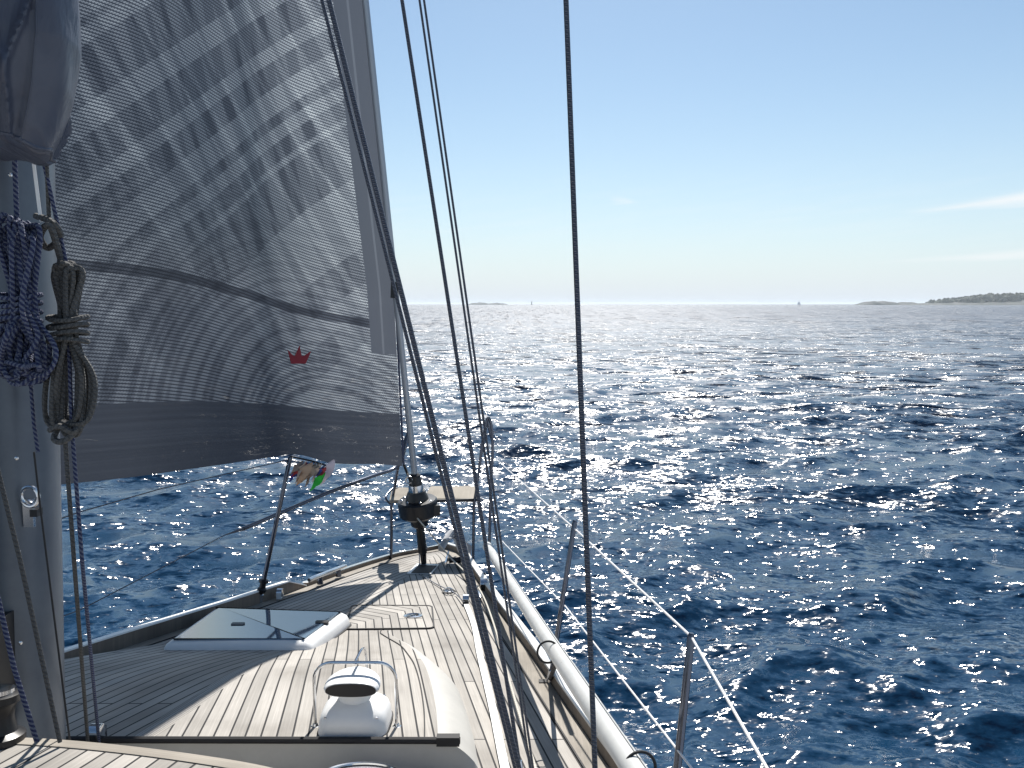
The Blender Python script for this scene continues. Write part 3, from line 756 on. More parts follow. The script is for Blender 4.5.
def seat(pxs, y0s, name):
    pts = [P(u, v, y) for (u, v), y in zip(pxs, y0s)]; rg = rounded(pts, .05)
    zc = sum(p.z for p in rg)/len(rg); rg = [Vector((p.x,p.y,zc)) for p in rg]
    MB().loft([lifted(rg,-.028), lifted(rg,-.006), lifted(inset(rg,.006),0)]).build(name, mat('teak_seat', build=teak_build(50, 50, (.36,.32,.26))), pp)
seat([(424,499),(478,497),(476,487),(430,486)], [6.95,6.95,7.45,7.45], 'seat')
seat([(389,500),(410,499),(410,488),(392,488)], [6.95,6.95,7.45,7.45], 'seat')
MB().tube([P(410,500.5,6.95), P(440,500.8,6.94), P(478,499.5,6.94)], .012, 10).build('seat_edge', M['black'], pp)
# anchor on its roller
an = empty('anchor', G(455, 556, .05), label='grey galvanised anchor stowed on the bow roller beside the furler', category='anchor')
M['galv'] = mat('galvanised_steel', build=gel_build((.30,.31,.33), (.42,.43,.45), .45)); 
a0 = P(441, 549, 7.0); a1 = P(452, 532, 7.25); a2 = P(466, 558, 7.0)
MB().tube(spline([a0, a1, P(462,541,7.2), a2], 6), [.03]*18+[.022], 10).build('shank', M['galv'], an)
MB().loft([[P(452,536,7.35), P(470,548,7.2), P(468,562,7.1), P(458,552,7.1)], [P(454,534,7.3), P(472,546,7.15), P(470,561,7.05), P(460,550,7.0)]]).build('fluke', M['galv'], an)
MB().tube([P(445,540,7.0), P(458,536,7.4)], .012, 8).build('stock', M['galv'], an)
br = empty('bow_roller', G(452, 562, .02), yacht)
for k in (-1, 1): MB().box(G(455+8*k, 562, .05), (.012,.32,.10)).build('cheek', M['steel'], br)
MB().lathe(G(455,560,.06), (1,0,0), [(.03,-.05),(.02,0),(.03,.05)], 14).build('roller', M['black'], br)

# cleats, deck eyes, blocks
def cleat(p, d, L=.25, name='cleat'):
    d = d.normalized(); o = MB().tube([p+d*-L/2+Vector((0,0,.062)), p+d*-L*.3+Vector((0,0,.075)), p+d*L*.3+Vector((0,0,.075)), p+d*L/2+Vector((0,0,.062))], [.009,.014,.014,.009], 10).build(name, M['steel'], yacht)
    for s_ in (-.22,.22): MB().tube([p+d*L*s_, p+d*L*s_*.9+Vector((0,0,.074))], [.018,.012], 10).build('leg', M['steel'], o)
    MB().lathe(p-DN*.004, DN, [(.06,0),(.06,.006)], 16, sx=.45, sy=1.6, up=d.cross(Vector((0,0,1)))).build('base', M['steel'], o)
ca, cb2 = G(309,580,.085), G(346,565.5,.085)
pc_ = MB().tube([ca, ca.lerp(cb2,.1), ca.lerp(cb2,.9), cb2], [.014,.019,.017,.011], 12).build('mooring_cleat', M['steel'], yacht)
for t_ in (.28, .78): q_ = ca.lerp(cb2, t_); MB().tube([q_, Vector((q_.x,q_.y,zd(q_.y,.02)))], [.016,.024], 10).build('leg', M['tube_steel'], pc_)
cleat(G(478,603,.0), Vector((-.2,1,-.14)), .22)
deck_ring(449, 591.5, .045, 'pad_eye', yacht)
MB().tube(spline([G(442,591,.01), G(449,588,.05), G(456,592,.01)], 6), .006, 8).build('pad_eye', M['steel'], yacht)
deck_ring(262, 615.5, .05, 'filler_cap', yacht, 1.6)
def block(p, name='turning_block', m='black', s=1.0, d=Vector((0,1,-.14))):
    o = MB().box(p+Vector((0,0,.02*s)), (.035*s,.08*s,.05*s)).build(name, M[m], yacht)
    MB().lathe(p+Vector((0,0,.035*s)), (1,0,0), [(.03*s,-.022*s),(.034*s,-.02*s),(.034*s,.02*s),(.03*s,.022*s)], 18).build('sheave', M['steel'], o)
    return o
block(G(466,604)); block(G(484,590), s=1.3); block(G(483,577), s=1.1)
block(G(97, 742, .11), s=1.0)
block(G(280,597,.02), m='white', s=.9)

for k in range(9):
    q_ = mastp(2.5+.28*k, .060, -.112); MB().lathe(q_, (.5,-.85,0), [(.006,-.002),(.006,.002),(.002,.004)], 8).build('rivet', M['steel'], mast)
# padeye with shackle on the mast
pe = mastp(P(50,510,MY-.1).z, .085, -.095); pd = MB().box(pe+Vector((.004,-.01,-.02)), (.03,.012,.085)).build('mast_plate', M['steel'], mast)
MB().tube([pe+Vector((.022+.026*math.cos(a), -.03, .035+.03*math.sin(a))) for a in np.linspace(0, 6.283, 24, endpoint=False)], .006, 8, closed=True).build('ring', M['steel'], pd)
MB().box(pe+Vector((.032,-.02,-.015)), (.022,.03,.022)).build('bracket', M['black'], pd)
# winch on the aft coachroof beside the mast
wq = G(-4, 742, NL); wi = empty('halyard_winch', wq, yacht)
MB().lathe(wq, DN, [(.075,0),(.075,.02),(.055,.03),(.045,.07),(.048,.10),(.06,.115),(.06,.135),(.045,.14)], 28).build('drum', M['black'], wi)
MB().lathe(wq+DN*.14, DN, [(.045,0),(.045,.012),(.02,.016)], 24).build('top', M['steel'], wi)
MB().box(wq+Vector((-.09,.10,.20)), (.16,.10,.28)).build('instrument_box', M['black'], wi)

# ================================================================== LOOSE THINGS
# spinnaker pole lying along the starboard rail
PLIFT = .35
pa = G(487, 546, .30); pb = G(548, 640, PLIFT); pc = G(631, 765, PLIFT)
dirp = (pc-pb).normalized(); pe_ = pc+dirp*1.6
pole = empty('spinnaker_pole', pb, label='long white spinnaker pole lashed along the starboard rail', category='pole')
pts = [pa, pa.lerp(pb,.12), pb, pc, pe_]
MB().tube(pts, [.022,.034,.034,.034,.034], 28).build('tube', M['pole'], pole)
ax0 = (pb-pa).normalized()
MB().lathe(pa, -ax0, [(.026,-.12),(.037,-.11),(.037,-.02),(.02,.02),(.012,.05)], 18).build('end_fitting', M['pole'], pole)
for off in (.55, -.65):
    side = dirp.cross(Vector((0,0,1))).normalized(); upv = side.cross(dirp)
    w = side*math.cos(off+2.6)*.0342+upv*math.sin(off+2.6)*.0342
    MB().tube([pb.lerp(pa,.8)+w, pb+w, pc+w, pe_+w], .0016, 6).build('seam', M['black'], pole)
for (u, v, nm) in ((548,652,0),(640,768,1)):
    c = G(u, v, PLIFT); side = dirp.cross(Vector((0,0,1))).normalized(); upv = side.cross(dirp)
    lp = [c+side*.044*math.cos(a)+upv*.044*math.sin(a) for a in np.linspace(0, 6.283, 26, endpoint=False)]
    o = MB().tube(lp, .0045, 8, closed=True).build('lashing_loop', M['rubber'], yacht)
    f = c-side*.045; 
    if nm == 0: MB().tube([st2_f+Vector((0,0,.02)), f+Vector((0,0,-.02)), f+Vector((0,0,.02))], .010, 8).build('strut', M['rubber'], o)
MB().box(st2_f+Vector((0,0,.006)), (.11,.035,.012)).build('bracket_foot', M['rubber'], yacht)

# jackline
jl = [G(466,603,.02), G(474,625,.012), G(480,655,.012), G(492,705,.012), G(506,772,.012), G(530,860,.012)]
strip(spline(jl, 6), .034, .014, .003).build('jackline', M['web'], label='white webbing jackline stretched along the starboard side deck', category='strap')
# furling line from the drum
fl_ = [P(413,513,6.7), P(424,526,6.6), G(449,556,.12), G(466,573,.06), G(481,592,.05), G(494,625,.04), G(512,690,.03), G(545,800,.03)]
MB().tube(spline(fl_, 6), .0062, 8).build('furling_line', M['rope_white'], label='pale rope running from the furling drum to the starboard side deck', category='rope')
MB().tube([G(419,574,.008), G(438,585,.012), G(449,590,.03), G(456,594,.015), G(464,602,.03)], .004, 6).build('lashing_line', M['wire'], label='thin dark line across the foredeck through the chrome pad eye', category='rope')

# ------------------------------------------------------------------ genoa
foot_px = [(404,466,6.85),(392,465,6.84),(375,464,6.78),(350,464,6.64),(330,462.5,6.52),(315,458,6.40),(300,454.5,6.26),(285,455,6.1),(265,458.5,5.84),(240,462,5.60),(200,468,5.25),(150,475,4.94),(100,481,4.74),(60,485,4.60),(0,492,4.36),(-80,502,4.1),(-170,512,3.75)]
FT = spline([P(*t) for t in foot_px], 6)
cum = [0]
for i in range(1, len(FT)): cum.append(cum[-1]+(FT[i]-FT[i-1]).length)
FL = cum[-1]
def footp(a):
    d = a*FL; i = int(np.searchsorted(cum, d)); i = max(1, min(len(FT)-1, i)); t = (d-cum[i-1])/max(1e-9, cum[i]-cum[i-1]); return FT[i-1].lerp(FT[i], min(1, t))
foot_px2 = [(u, float(np.interp(u, [-170,60,200,285,350,404], [512,485,470,464.5,465,466])), y) for u, v, y in foot_px]
FT2 = spline([P(*t) for t in foot_px2], 6)
def footz2(a):
    d = a*FL; i = int(np.searchsorted(cum, d)); i = max(1, min(len(FT)-1, i)); t = (d-cum[i-1])/max(1e-9, cum[i]-cum[i-1]); return FT2[i-1].lerp(FT2[i], min(1, t)).z
tack = FT[0]; zh = STOP.z-.8; zfeed = feed.z
def luff(z):
    o = (tack-FS(tack.z)); o.z = 0; k = min(1, max(0, (z-tack.z)/(zfeed-tack.z)))
    return FS(z)+o*(1-k)**1.0+Vector((-.015,0,0))
NA, NB = 110, 120; vs = []; uvs = []
for j in range(NB+1):
    b_ = (j/NB)**1.6
    for i in range(NA+1):
        a = i/NA; fa = footp(a)-tack
        z = tack.z+(zh-tack.z)*b_
        L = luff(z)
        tw = b_*1.1
        fx = Vector((fa.x*math.cos(tw)+fa.y*math.sin(tw)*-1*0-0, fa.y*(1-.35*b_), 0)); fx.x = fa.x
        chord = FL*(1-b_); ang = 4*a*(1-a)*.07*chord*min(1, b_*5)
        wr = .004*math.sin(a*38+b_*14)*math.exp(-b_*22)*(1-math.exp(-a*6))
        p_ = L+fx*(1-b_)+Vector((-.8,.6,0))*(ang+wr)+Vector((0,0,(footz2(a)-tack.z)*(1-b_)+(fa.z-(footz2(a)-tack.z))*math.exp(-(zh-tack.z)*b_/.16)))
        vs.append(p_); uvs.append((a*FL*(1-b_), (zh-tack.z)*b_))
n = NA+1
b = MB(); b.add(vs, [(j*n+i, j*n+i+1, (j+1)*n+i+1, (j+1)*n+i) for j in range(NB) for i in range(NA)], uvs)
SAIL_T, SAIL_CLEAR = .66, .08
def sail_mat():
    m = bpy.data.materials.new('laminate_sailcloth'); m.use_nodes = True; nt = m.node_tree; nt.nodes.clear()
    uv = nt.nodes.new('ShaderNodeUVMap'); s = nt.nodes.new('ShaderNodeSeparateXYZ'); nt.links.new(uv.outputs[0], s.inputs[0]); X, Y = s.outputs[0], s.outputs[1]
    def lin(ax_, ay, sc=1.0): return mth(nt, 'MULTIPLY', mth(nt, 'ADD', mth(nt, 'MULTIPLY', X, ax_), mth(nt, 'MULTIPLY', Y, ay)), sc)
    def n1(p, scale, off, detail=0.0):
        c = nt.nodes.new('ShaderNodeCombineXYZ'); nt.links.new(mth(nt, 'MULTIPLY', p, scale), c.inputs[0]); c.inputs[1].default_value = off
        q = nt.nodes.new('ShaderNodeTexNoise'); q.inputs['Scale'].default_value = 1; q.inputs['Detail'].default_value = detail; nt.links.new(c.outputs[0], q.inputs[0]); return q.outputs[0]
    def band(p, scale, off, lo=.488, hi=.512):
        r = nt.nodes.new('ShaderNodeMapRange'); r.inputs['From Min'].default_value = lo; r.inputs['From Max'].default_value = hi; nt.links.new(n1(p, scale, off), r.inputs[0]); return r.outputs[0]
    # overlapping laminate tapes: three families of bands
    f1 = band(lin(.90,-.44), 6.5, 1.3); f2 = band(lin(.62,.80), 6.2, 7.7); f3 = band(lin(.97,-.12), 9.0, 3.1, .52, .57)
    f4 = band(lin(.75,-.62), 7.5, 15.1, .60, .62)
    tapes = mth(nt, 'ADD', mth(nt, 'ADD', mth(nt, 'MULTIPLY', f1, .20), mth(nt, 'MULTIPLY', f2, .20)), mth(nt, 'MULTIPLY', mth(nt, 'MULTIPLY', f3, f2), .20))
    tapes = mth(nt, 'SUBTRACT', tapes, mth(nt, 'MULTIPLY', f4, .22))
    # the scrim: fine yarns
    def pulse(p, per, wd):
        f = mth(nt, 'FRACT', mth(nt, 'DIVIDE', p, per)); d = mth(nt, 'ABSOLUTE', mth(nt, 'SUBTRACT', f, .5))
        r = nt.nodes.new('ShaderNodeMapRange'); r.inputs['From Min'].default_value = wd*.5; r.inputs['From Max'].default_value = wd*.5+.14; r.inputs['To Min'].default_value = 1; r.inputs['To Max'].default_value = 0
        nt.links.new(d, r.inputs[0]); return r.outputs[0]
    wob = mth(nt, 'MULTIPLY', n1(lin(.3, 1), 2.5, 9.9, 1.0), .02)
    rows = pulse(mth(nt, 'ADD', lin(-.10, 1), wob), .0225, .26)
    odd = mth(nt, 'MULTIPLY', mth(nt, 'MODULO', mth(nt, 'FLOOR', mth(nt, 'DIVIDE', mth(nt, 'ADD', lin(-.10, 1), wob), .0225)), 2.0), .009)
    cols = pulse(mth(nt, 'ADD', lin(1, .06), odd), .018, .20)
    yarn = mth(nt, 'MAXIMUM', rows, mth(nt, 'MULTIPLY', cols, .75))
    # arcs of crossing yarn low on the sail
    noi0 = nt.nodes.new('ShaderNodeTexNoise'); noi0.inputs['Scale'].default_value = 5; nt.links.new(uv.outputs[0], noi0.inputs[0])
    cx = nt.nodes.new('ShaderNodeCombineXYZ'); nt.links.new(mth(nt, 'MULTIPLY', X, .9), cx.inputs[0]); nt.links.new(mth(nt, 'ADD', mth(nt, 'MULTIPLY', Y, 1.0), -.1), cx.inputs[1])
    ln = nt.nodes.new('ShaderNodeVectorMath'); ln.operation = 'DISTANCE'; nt.links.new(cx.outputs[0], ln.inputs[0]); ln.inputs[1].default_value = (.55, -.1, 0)
    arcs = mth(nt, 'MULTIPLY', band(ln.outputs['Value'], 22.0, 2.2, .44, .58), n1(mth(nt, 'ADD', lin(3,5), mth(nt, 'MULTIPLY', noi0.outputs[0], 6)), 5.0, 6.6, 2.0)); arcs = mth(nt, 'MULTIPLY', arcs, 1.9)
    noi = nt.nodes.new('ShaderNodeTexNoise'); noi.inputs['Scale'].default_value = 9; noi.inputs['Detail'].default_value = 4; noi.inputs['Roughness'].default_value = .7; nt.links.new(uv.outputs[0], noi.inputs[0])
    low = mth(nt, 'SUBTRACT', 1.0, mth(nt, 'DIVIDE', mth(nt, 'SUBTRACT', Y, .5), 1.9), True)
    jumb = mth(nt, 'MULTIPLY', mth(nt, 'ADD', mth(nt, 'MULTIPLY', arcs, .55), mth(nt, 'MULTIPLY', noi.outputs[0], .6)), low)
    t = mth(nt, 'SUBTRACT', 1.02, mth(nt, 'MULTIPLY', tapes, mth(nt, 'SUBTRACT', 1.0, mth(nt, 'MULTIPLY', low, .7))))
    t = mth(nt, 'SUBTRACT', t, mth(nt, 'MULTIPLY', jumb, .55))
    t = mth(nt, 'MULTIPLY', t, mth(nt, 'SUBTRACT', 1.0, mth(nt, 'MULTIPLY', yarn, .80)))
    t = mth(nt, 'MULTIPLY', t, mth(nt, 'MAXIMUM', mth(nt, 'SUBTRACT', 1.0, mth(nt, 'MULTIPLY', X, .12)), .5))
    # seam stripe and heavy foot panel
    def between(v, a, b_): return mth(nt, 'MULTIPLY', mth(nt, 'GREATER_THAN', v, a), mth(nt, 'LESS_THAN', v, b_))
    yw = mth(nt, 'SUBTRACT', Y, mth(nt, 'MULTIPLY', X, .035))
    t = mth(nt, 'MULTIPLY', t, mth(nt, 'SUBTRACT', 1.0, mth(nt, 'MULTIPLY', between(yw, 1.19, 1.255), .62)))
    foot = mth(nt, 'LESS_THAN', Y, .47)
    footpat = mth(nt, 'ADD', .10, mth(nt, 'MULTIPLY', n1(lin(0,1), 60, 4.4, 1.0), .10))
    t = mth(nt, 'ADD', mth(nt, 'MULTIPLY', t, mth(nt, 'SUBTRACT', 1.0, foot)), mth(nt, 'MULTIPLY', footpat, foot))
    luffb = mth(nt, 'MULTIPLY', mth(nt, 'LESS_THAN', X, .20), mth(nt, 'GREATER_THAN', Y, .98))
    t = mth(nt, 'ADD', mth(nt, 'MULTIPLY', t, mth(nt, 'SUBTRACT', 1.0, luffb)), mth(nt, 'MULTIPLY', mth(nt, 'ADD', .25, mth(nt, 'MULTIPLY', between(X, .095, .11), .10)), luffb))
    t = mth(nt, 'MULTIPLY', t, SAIL_T)
    colr = mixc(nt, mth(nt, 'MINIMUM', t, 1.0), (.21,.26,.385), (.88,.945,.92))
    sc = nt.nodes.new('ShaderNodeMix'); sc.data_type = 'RGBA'; sc.blend_type = 'MULTIPLY'; sc.inputs[0].default_value = 1; nt.links.new(colr, sc.inputs[6])
    cv = nt.nodes.new('ShaderNodeCombineColor')
    for k in range(3): nt.links.new(t, cv.inputs[k])
    nt.links.new(cv.outputs[0], sc.inputs[7])
    tr = nt.nodes.new('ShaderNodeBsdfTranslucent'); nt.links.new(sc.outputs[2], tr.inputs[0])
    df = nt.nodes.new('ShaderNodeBsdfDiffuse'); df.inputs[0].default_value = (.10,.105,.13,1)
    gl_ = nt.nodes.new('ShaderNodeBsdfGlossy'); gl_.inputs['Roughness'].default_value = .35; gl_.inputs[0].default_value = (.5,.5,.5,1)
    m1 = nt.nodes.new('ShaderNodeMixShader'); m1.inputs[0].default_value = .25; nt.links.new(tr.outputs[0], m1.inputs[1]); nt.links.new(df.outputs[0], m1.inputs[2])
    m2 = nt.nodes.new('ShaderNodeMixShader'); m2.inputs[0].default_value = .04; nt.links.new(m1.outputs[0], m2.inputs[1]); nt.links.new(gl_.outputs[0], m2.inputs[2])
    out = nt.nodes.new('ShaderNodeOutputMaterial'); tp = nt.nodes.new('ShaderNodeBsdfTransparent'); m3 = nt.nodes.new('ShaderNodeMixShader')
    nt.links.new(mth(nt, 'MULTIPLY', mth(nt, 'MINIMUM', t, 1.0), SAIL_CLEAR), m3.inputs[0]); nt.links.new(m2.outputs[0], m3.inputs[1]); nt.links.new(tp.outputs[0], m3.inputs[2])
    nt.links.new(m3.outputs[0], out.inputs[0]); return m
genoa = b.build('genoa_sail', sail_mat(), smooth=60, label='grey laminate genoa set on the forestay, with a red crown mark', category='sail')
# luff tape edge and tack strap
MB().tube([luff(z)+Vector((.012,0,0)) for z in np.linspace(tack.z, zh, 30)], .009, 8).build('luff_tape', mat('luff_tape', (.05,.06,.11), .6), genoa)
MB().tube([tack+Vector((0,0,.01)), tack+Vector((.03,-.02,-.06)), FB+AX*.80+Vector((-.04,-.03,0))], .012, 8).build('tack_strap', M['rubber'], genoa)
# crown emblem, sewn on the cloth
def sail_near(u, v):
    best = min(range(len(vs)), key=lambda k: (proj(vs[k])[0]-u)**2+(proj(vs[k])[1]-v)**2); return vs[best]
def proj(p):
    y, z = p[1], p[2]-HC; c, s_ = math.cos(PITCH), math.sin(PITCH); d = y*c-z*s_; return (512+F*p[0]/d, 384-F*(z*c+y*s_)/d)
cp = sail_near(297, 356); cy = cp[1]
def onsail(u, v, off):
    q_ = sail_near(297, 356); q1 = sail_near(312, 356); q2 = sail_near(297, 342)
    nrm = (Vector(q1)-Vector(q_)).cross(Vector(q2)-Vector(q_)).normalized()
    if nrm.y > 0: nrm = -nrm
    a_, b__ = ray(u, v); d = Vector((a_, 1, b__)); o = Vector((0,0,HC)); t = (Vector(q_)-o).dot(nrm)/d.dot(nrm); return o+d*t+nrm*off
cr = [(286.5,349.5),(291.5,355),(293.5,356),(298.5,345.5),(300.5,356),(303,355.5),(310,351),(304.5,363.5),(290,363.5)]
f0 = [onsail(u,v,.012) for u,v in cr]; f1_ = [onsail(u,v,.015) for u,v in cr]
MB().loft([f0, f1_]).build('crown_emblem', mat('emblem_red', (.20,.008,.02), .6), genoa, smooth=0)

# ------------------------------------------------------------------ stowed mainsail above the mast
ck = []; NZ = 60; NT = 180
prof = [(0, -40, 43, 150),(.04,-60,46,146),(.12,-70,56,124),(.25,-75,66,90),(.45,-78,73,42),(.6,-78,72,10),(.8,-80,68,-60),(1,-80,60,-160)]
D0 = 1.98
for i in range(NZ+1):
    t = i/NZ
    ul, ur, vv_ = [float(np.interp(t, [q_[0] for q_ in prof], [q_[k] for q_ in prof])) for k in (1,2,3)]
    L_, R_ = P(ul, vv_, D0), P(ur, vv_, D0); c = (L_+R_)/2; hw = (R_.x-L_.x)/2
    rg = []
    for j in range(NT):
        a = 2*math.pi*j/NT
        fold = 1+.13*1.5*(1-abs(math.sin(4*a+t*3.2)))**3+.15*(1-abs(math.sin(6*a-t*5+1)))**3-.09+.025*math.sin(2*a+t*6)
        if math.cos(a) > .8: fold = 1+.012*math.sin(9*t+8*a)
        rg.append(c+Vector((hw*math.cos(a)*fold, hw*.85*math.sin(a)*fold+.0, -.02*math.cos(a-1)*(1-t)+.006*math.sin(5*a+4*t))))
    ck.append(rg)
def clothb(nt, bs):
    t = nt.nodes.new('ShaderNodeTexCoord'); q_ = nd(nt, 'ShaderNodeTexNoise'); q_.inputs['Scale'].default_value = 9; q_.inputs['Detail'].default_value = 3; q_.inputs['Distortion'].default_value = 1.2
    mp = nt.nodes.new('ShaderNodeMapping'); mp.inputs['Scale'].default_value = (1.6,1,.45); mp.inputs['Rotation'].default_value = (.2,.5,0); nt.links.new(t.outputs['Object'], mp.inputs[0]); nt.links.new(mp.outputs[0], q_.inputs[0])
    bp = nt.nodes.new('ShaderNodeBump'); bp.inputs['Strength'].default_value = 1; bp.inputs['Distance'].default_value = .008; nt.links.new(q_.outputs[0], bp.inputs['Height']); nt.links.new(bp.outputs[0], bs.inputs['Normal'])
    nt.links.new(ramp(nt, q_.outputs[0], [(.3,(.045,.052,.078)),(.7,(.07,.078,.105))]), bs.inputs['Base Color'])
    bs.inputs['Roughness'].default_value = .42
cov = MB().loft(ck).build('stowed_mainsail', mat('cover_cloth', build=clothb), smooth=80, label='bundled grey mainsail cloth bulging beside the mast, top left corner', category='sail')

bq = [Vector((-1.50,2.28,4.30)), Vector((-2.25,-2.6,4.45))]
bd_ = (bq[1]-bq[0]).normalized(); bs_ = bd_.cross(Vector((0,0,1)))
MB().loft([[q_+bs_*.07*math.cos(a)+Vector((0,0,.11*math.sin(a))) for a in np.linspace(0, 6.283, 24, endpoint=False)] for q_ in bq]).build('shading_boom', M['alu'], yacht)  # unseen spar, added to shade the mast from the sky astern
rg_ = []
for i in range(30):
    t = i/29; q_ = bq[0].lerp(bq[1], .10+.88*t)+Vector((0,0,.36)); w = .21*(1-.25*t)
    rg_.append([q_+bs_*w*math.cos(a)*(1+.06*math.sin(5*a+t*40)+.05*math.sin(3*a-t*23))+Vector((0,0,.34*math.sin(a)*(1+.05*math.sin(4*a+30*t)))) for a in np.linspace(0, 6.283, 40, endpoint=False)])
MB().loft(rg_).build('shading_cloth', bpy.data.materials['cover_cloth'], cov, smooth=80)  # unseen bundle above the spar, added to deepen that shade

MB().tube([p_+Vector((0,0,.004)) for p_ in ck[2]], .006, 8, closed=True).build('hem', bpy.data.materials['cover_cloth'], cov)
MB().tube([r_[int(NT*.90)] for r_ in ck], .0018, 6).build('seam', bpy.data.materials['cover_cloth'], cov)
# ------------------------------------------------------------------ ropes on the mast
YR = 2.22
def hank(name, cu, v0, v1, vw0, vw1, wid, r, m, label, y, nl=7, seed=1, mess=0.0):
    rs = np.random.RandomState(seed); o = None; b = MB(); pxm = F/y
    for k in range(nl):
        w = wid*rs.uniform(.25, .5)*(1+.25*(k % 3)); c0 = cu+rs.uniform(-.2, .2)*wid; dy = rs.uniform(-.03, .03)
        bot = v1-rs.uniform(0, 14); top = v0+rs.uniform(0, 14); wl = (vw0+vw1)/2
        pts = [(c0-w*.3, top+6),(c0, top),(c0+w*.35, top+8),(cu+rs.uniform(.0,.2)*wid, wl),(c0+w*.75, wl+(bot-wl)*.5),(c0+w*.6, bot-8),(c0, bot),(c0-w*.6, bot-8),(c0-w*.55, wl+(bot-wl)*.5),(cu-rs.uniform(.0,.2)*wid, wl)]
        pp_ = []
        for i, (u, v) in enumerate(pts):
            q_ = P(u+rs.normal(0, mess*3), v+rs.normal(0, mess*3), y+dy+rs.normal(0, .008+.01*mess)); pp_.append(q_)
        b.tube(spline(pp_, 6, True), r, 8, closed=True)
    nw = max(3, int((vw1-vw0)/(2*r*pxm)))
    hwid = wid*.42/pxm
    for k in range(nw):
        v = vw0+(vw1-vw0)*k/max(1, nw-1); c = P(cu, v, y)
        b.tube([c+Vector((hwid*math.cos(a), .04*math.sin(a), .004*math.sin(a+k)+.003*math.cos(2*a+k))) for a in np.linspace(0, 6.283, 22, endpoint=False)], r, 8, closed=True)
    return b.build(name, m, label=label, category='rope coil')
hank('rope_coil', 68, 258, 436, 318, 341, 44, .0068, M['rope_grey'], 'grey rope gathered in a wrapped hank on the right of the mast', YR, 11, 4)
hank('rope_coil', 20, 222, 382, 296, 320, 46, .0068, M['rope_blue'], 'blue and white flecked rope bundled in a messy hank on the mast', YR-.04, 19, 9, 1.6)
# knot joining the grey hank to its cleat
MB().tube(spline([P(36,216,YR+.02),P(52,222,YR-.03),P(60,236,YR),P(48,248,YR+.03),P(40,236,YR-.02),P(50,226,YR-.04),P(62,262,YR),P(70,276,YR-.02)],8), .009, 8).build('rope_knot', M['rope_grey'], label='grey rope knot just above the wrapped grey hank', category='knot')
MB().tube(spline([P(50,430,YR),P(60,426,YR-.03),P(72,432,YR-.03),P(80,424,YR),P(66,418,YR+.02),P(54,438,YR-.02),P(66,440,YR-.03),P(88,418,YR)],8), .0085, 8).build('rope_knot', M['rope_grey'], label='grey rope knot at the bottom of the wrapped grey hank', category='knot')
def line(pts, r, m, name, label, y=YR):
    MB().tube([P(*(p if len(p) == 3 else (*p, y))) for p in pts], r, 8).build(name, M[m], label=label, category='rope', group='halyards and lines down the mast')
line([(65,438),(74,560),(88,744,2.75)], .006, 'rope_grey', 'halyard', 'grey line hanging below the grey hank down to the deck block')
line([(41,150),(66,262),(72,430),(82,560),(99,742,2.8)], .0055, 'rope_blue', 'halyard', 'blue flecked line right of the mast, led to the black deck block')
line([(-6,455),(20,560),(60,742)], .006, 'rope_grey', 'halyard', 'grey line slanting down across the face of the mast', 2.16)
line([(-4,590),(14,668),(37,742)], .0065, 'rope_blue', 'halyard', 'blue flecked line slanting down at the lower left of the mast', 2.12)
line([(34,452),(40,505),(52,600),(70,742)], .0028, 'rubber', 'halyard', 'thin black cord from the steel mast ring down to the mast foot', 2.24)
line([(14,140),(17,225)], .0065, 'rope_blue', 'halyard', 'blue flecked line coming down into the blue rope hank')
line([(32,150),(41,222)], .0045, 'wire_white', 'halyard', 'short pale line right of the mast under the bundled mainsail')
line([(46,150),(49,218)], .0055, 'rope_grey', 'halyard', 'short grey line right of the mast leading to the grey knot')
line([(30,375),(34,425),(38,452)], .005, 'rope_blue', 'halyard', 'frayed blue rope tail below the blue hank')

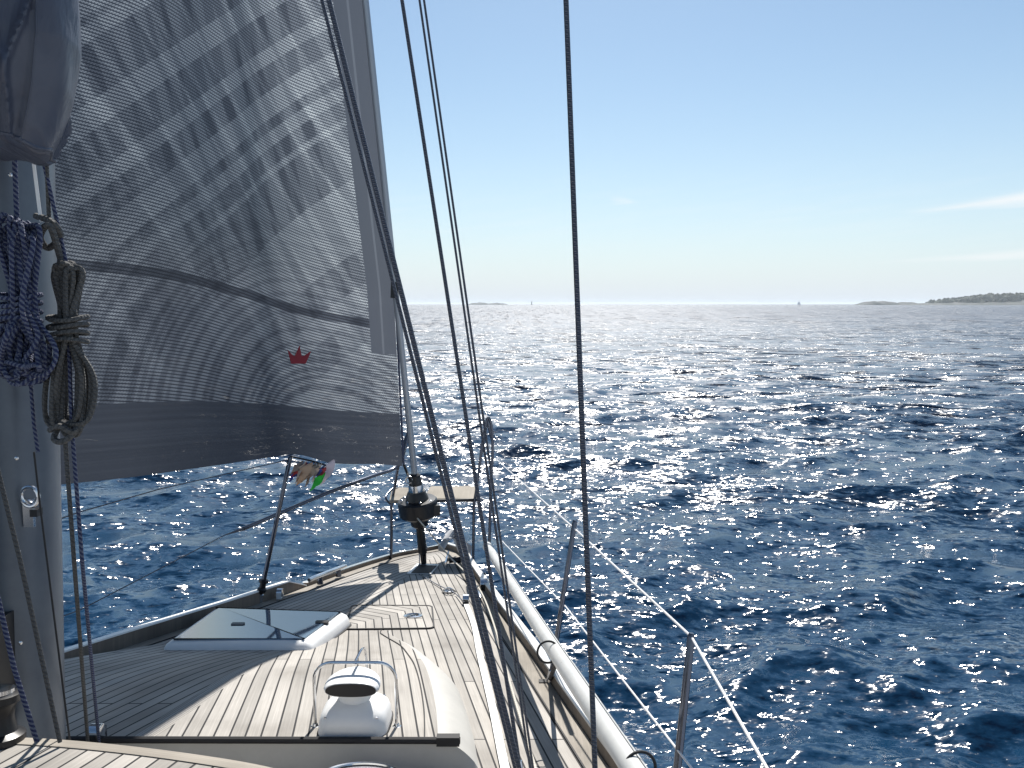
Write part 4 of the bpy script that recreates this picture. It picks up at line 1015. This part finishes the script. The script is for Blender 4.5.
# ------------------------------------------------------------------ coloured streamers tied at the port stanchion
tsl = empty('streamer_bunch', stp_top, label='bunch of red, blue, beige and green cloth strips tied at the port stanchion top', category='streamers')
MB().tube([stp_top, P(312,461,5.4), P(331,467,5.4)], .006, 8).build('cord', M['rubber'], tsl)
def rib(px, w, col, nm):
    pts = spline([P(u, v, y) for u, v, y in px], 8); b = MB(); rg = []
    for i, p_ in enumerate(pts):
        t = i/len(pts); d = Vector((w/2*(1+.3*math.sin(t*6)), .02*math.sin(t*9), .012*math.cos(t*7))); rg.append([p_-d, p_-d+Vector((0,.003,0)), p_+d+Vector((0,.003,0)), p_+d])
    b.loft(rg).build('cloth_strip', mat(nm+'_cloth', col, .8), tsl)
rib([(303,464,5.38),(299,470,5.36),(292,477,5.37)], .045, (.42,.05,.05), 'red')
rib([(299,468,5.42),(294,474,5.4),(290,482,5.4)], .03, (.03,.07,.35), 'blue')
rib([(308,464,5.36),(304,473,5.33),(299,484,5.36)], .055, (.50,.33,.22), 'beige')
rib([(316,465,5.38),(309,474,5.36),(305,480,5.38)], .05, (.45,.36,.28), 'sand')
rib([(322,474,5.38),(317,482,5.36),(312,490,5.38)], .045, (.03,.48,.05), 'green')
rib([(331,461,5.38),(329,472,5.36),(322,484,5.38)], .04, (.62,.52,.55), 'pink')

# ================================================================== sea haze
HZ = 34000.0
def haze_mat():
    m = bpy.data.materials.new('sea_haze'); m.use_nodes = True; nt = m.node_tree; nt.nodes.clear()
    v = nt.nodes.new('ShaderNodeVolumePrincipled'); v.inputs['Color'].default_value = (.84,.93,1,1); v.inputs['Density'].default_value = HAZE_DENSITY; v.inputs['Anisotropy'].default_value = .3
    o = nt.nodes.new('ShaderNodeOutputMaterial'); nt.links.new(v.outputs[0], o.inputs['Volume']); return m
HAZE_DENSITY = 8.5e-5
MB().box((0, 0, 14), (2*HZ, 2*HZ, 34)).build('haze', haze_mat(), smooth=0, kind='stuff')

rs_ = random.Random(4)
for k in range(9):
    u0 = 301+3.2*k+rs_.uniform(-1,1); v0 = 462+.5*k; L_ = rs_.uniform(12, 22); y_ = 5.38+rs_.uniform(-.05,.05)
    c_ = [(.30,.22,.18),(.5,.4,.33),(.06,.08,.25),(.4,.06,.07),(.55,.5,.48)][k % 5]
    rib([(u0,v0,y_),(u0-4-rs_.uniform(0,3),v0+L_*.45,y_+rs_.uniform(-.03,.03)),(u0-7-rs_.uniform(0,6),v0+L_,y_)], rs_.uniform(.018,.034), c_, 'strip')
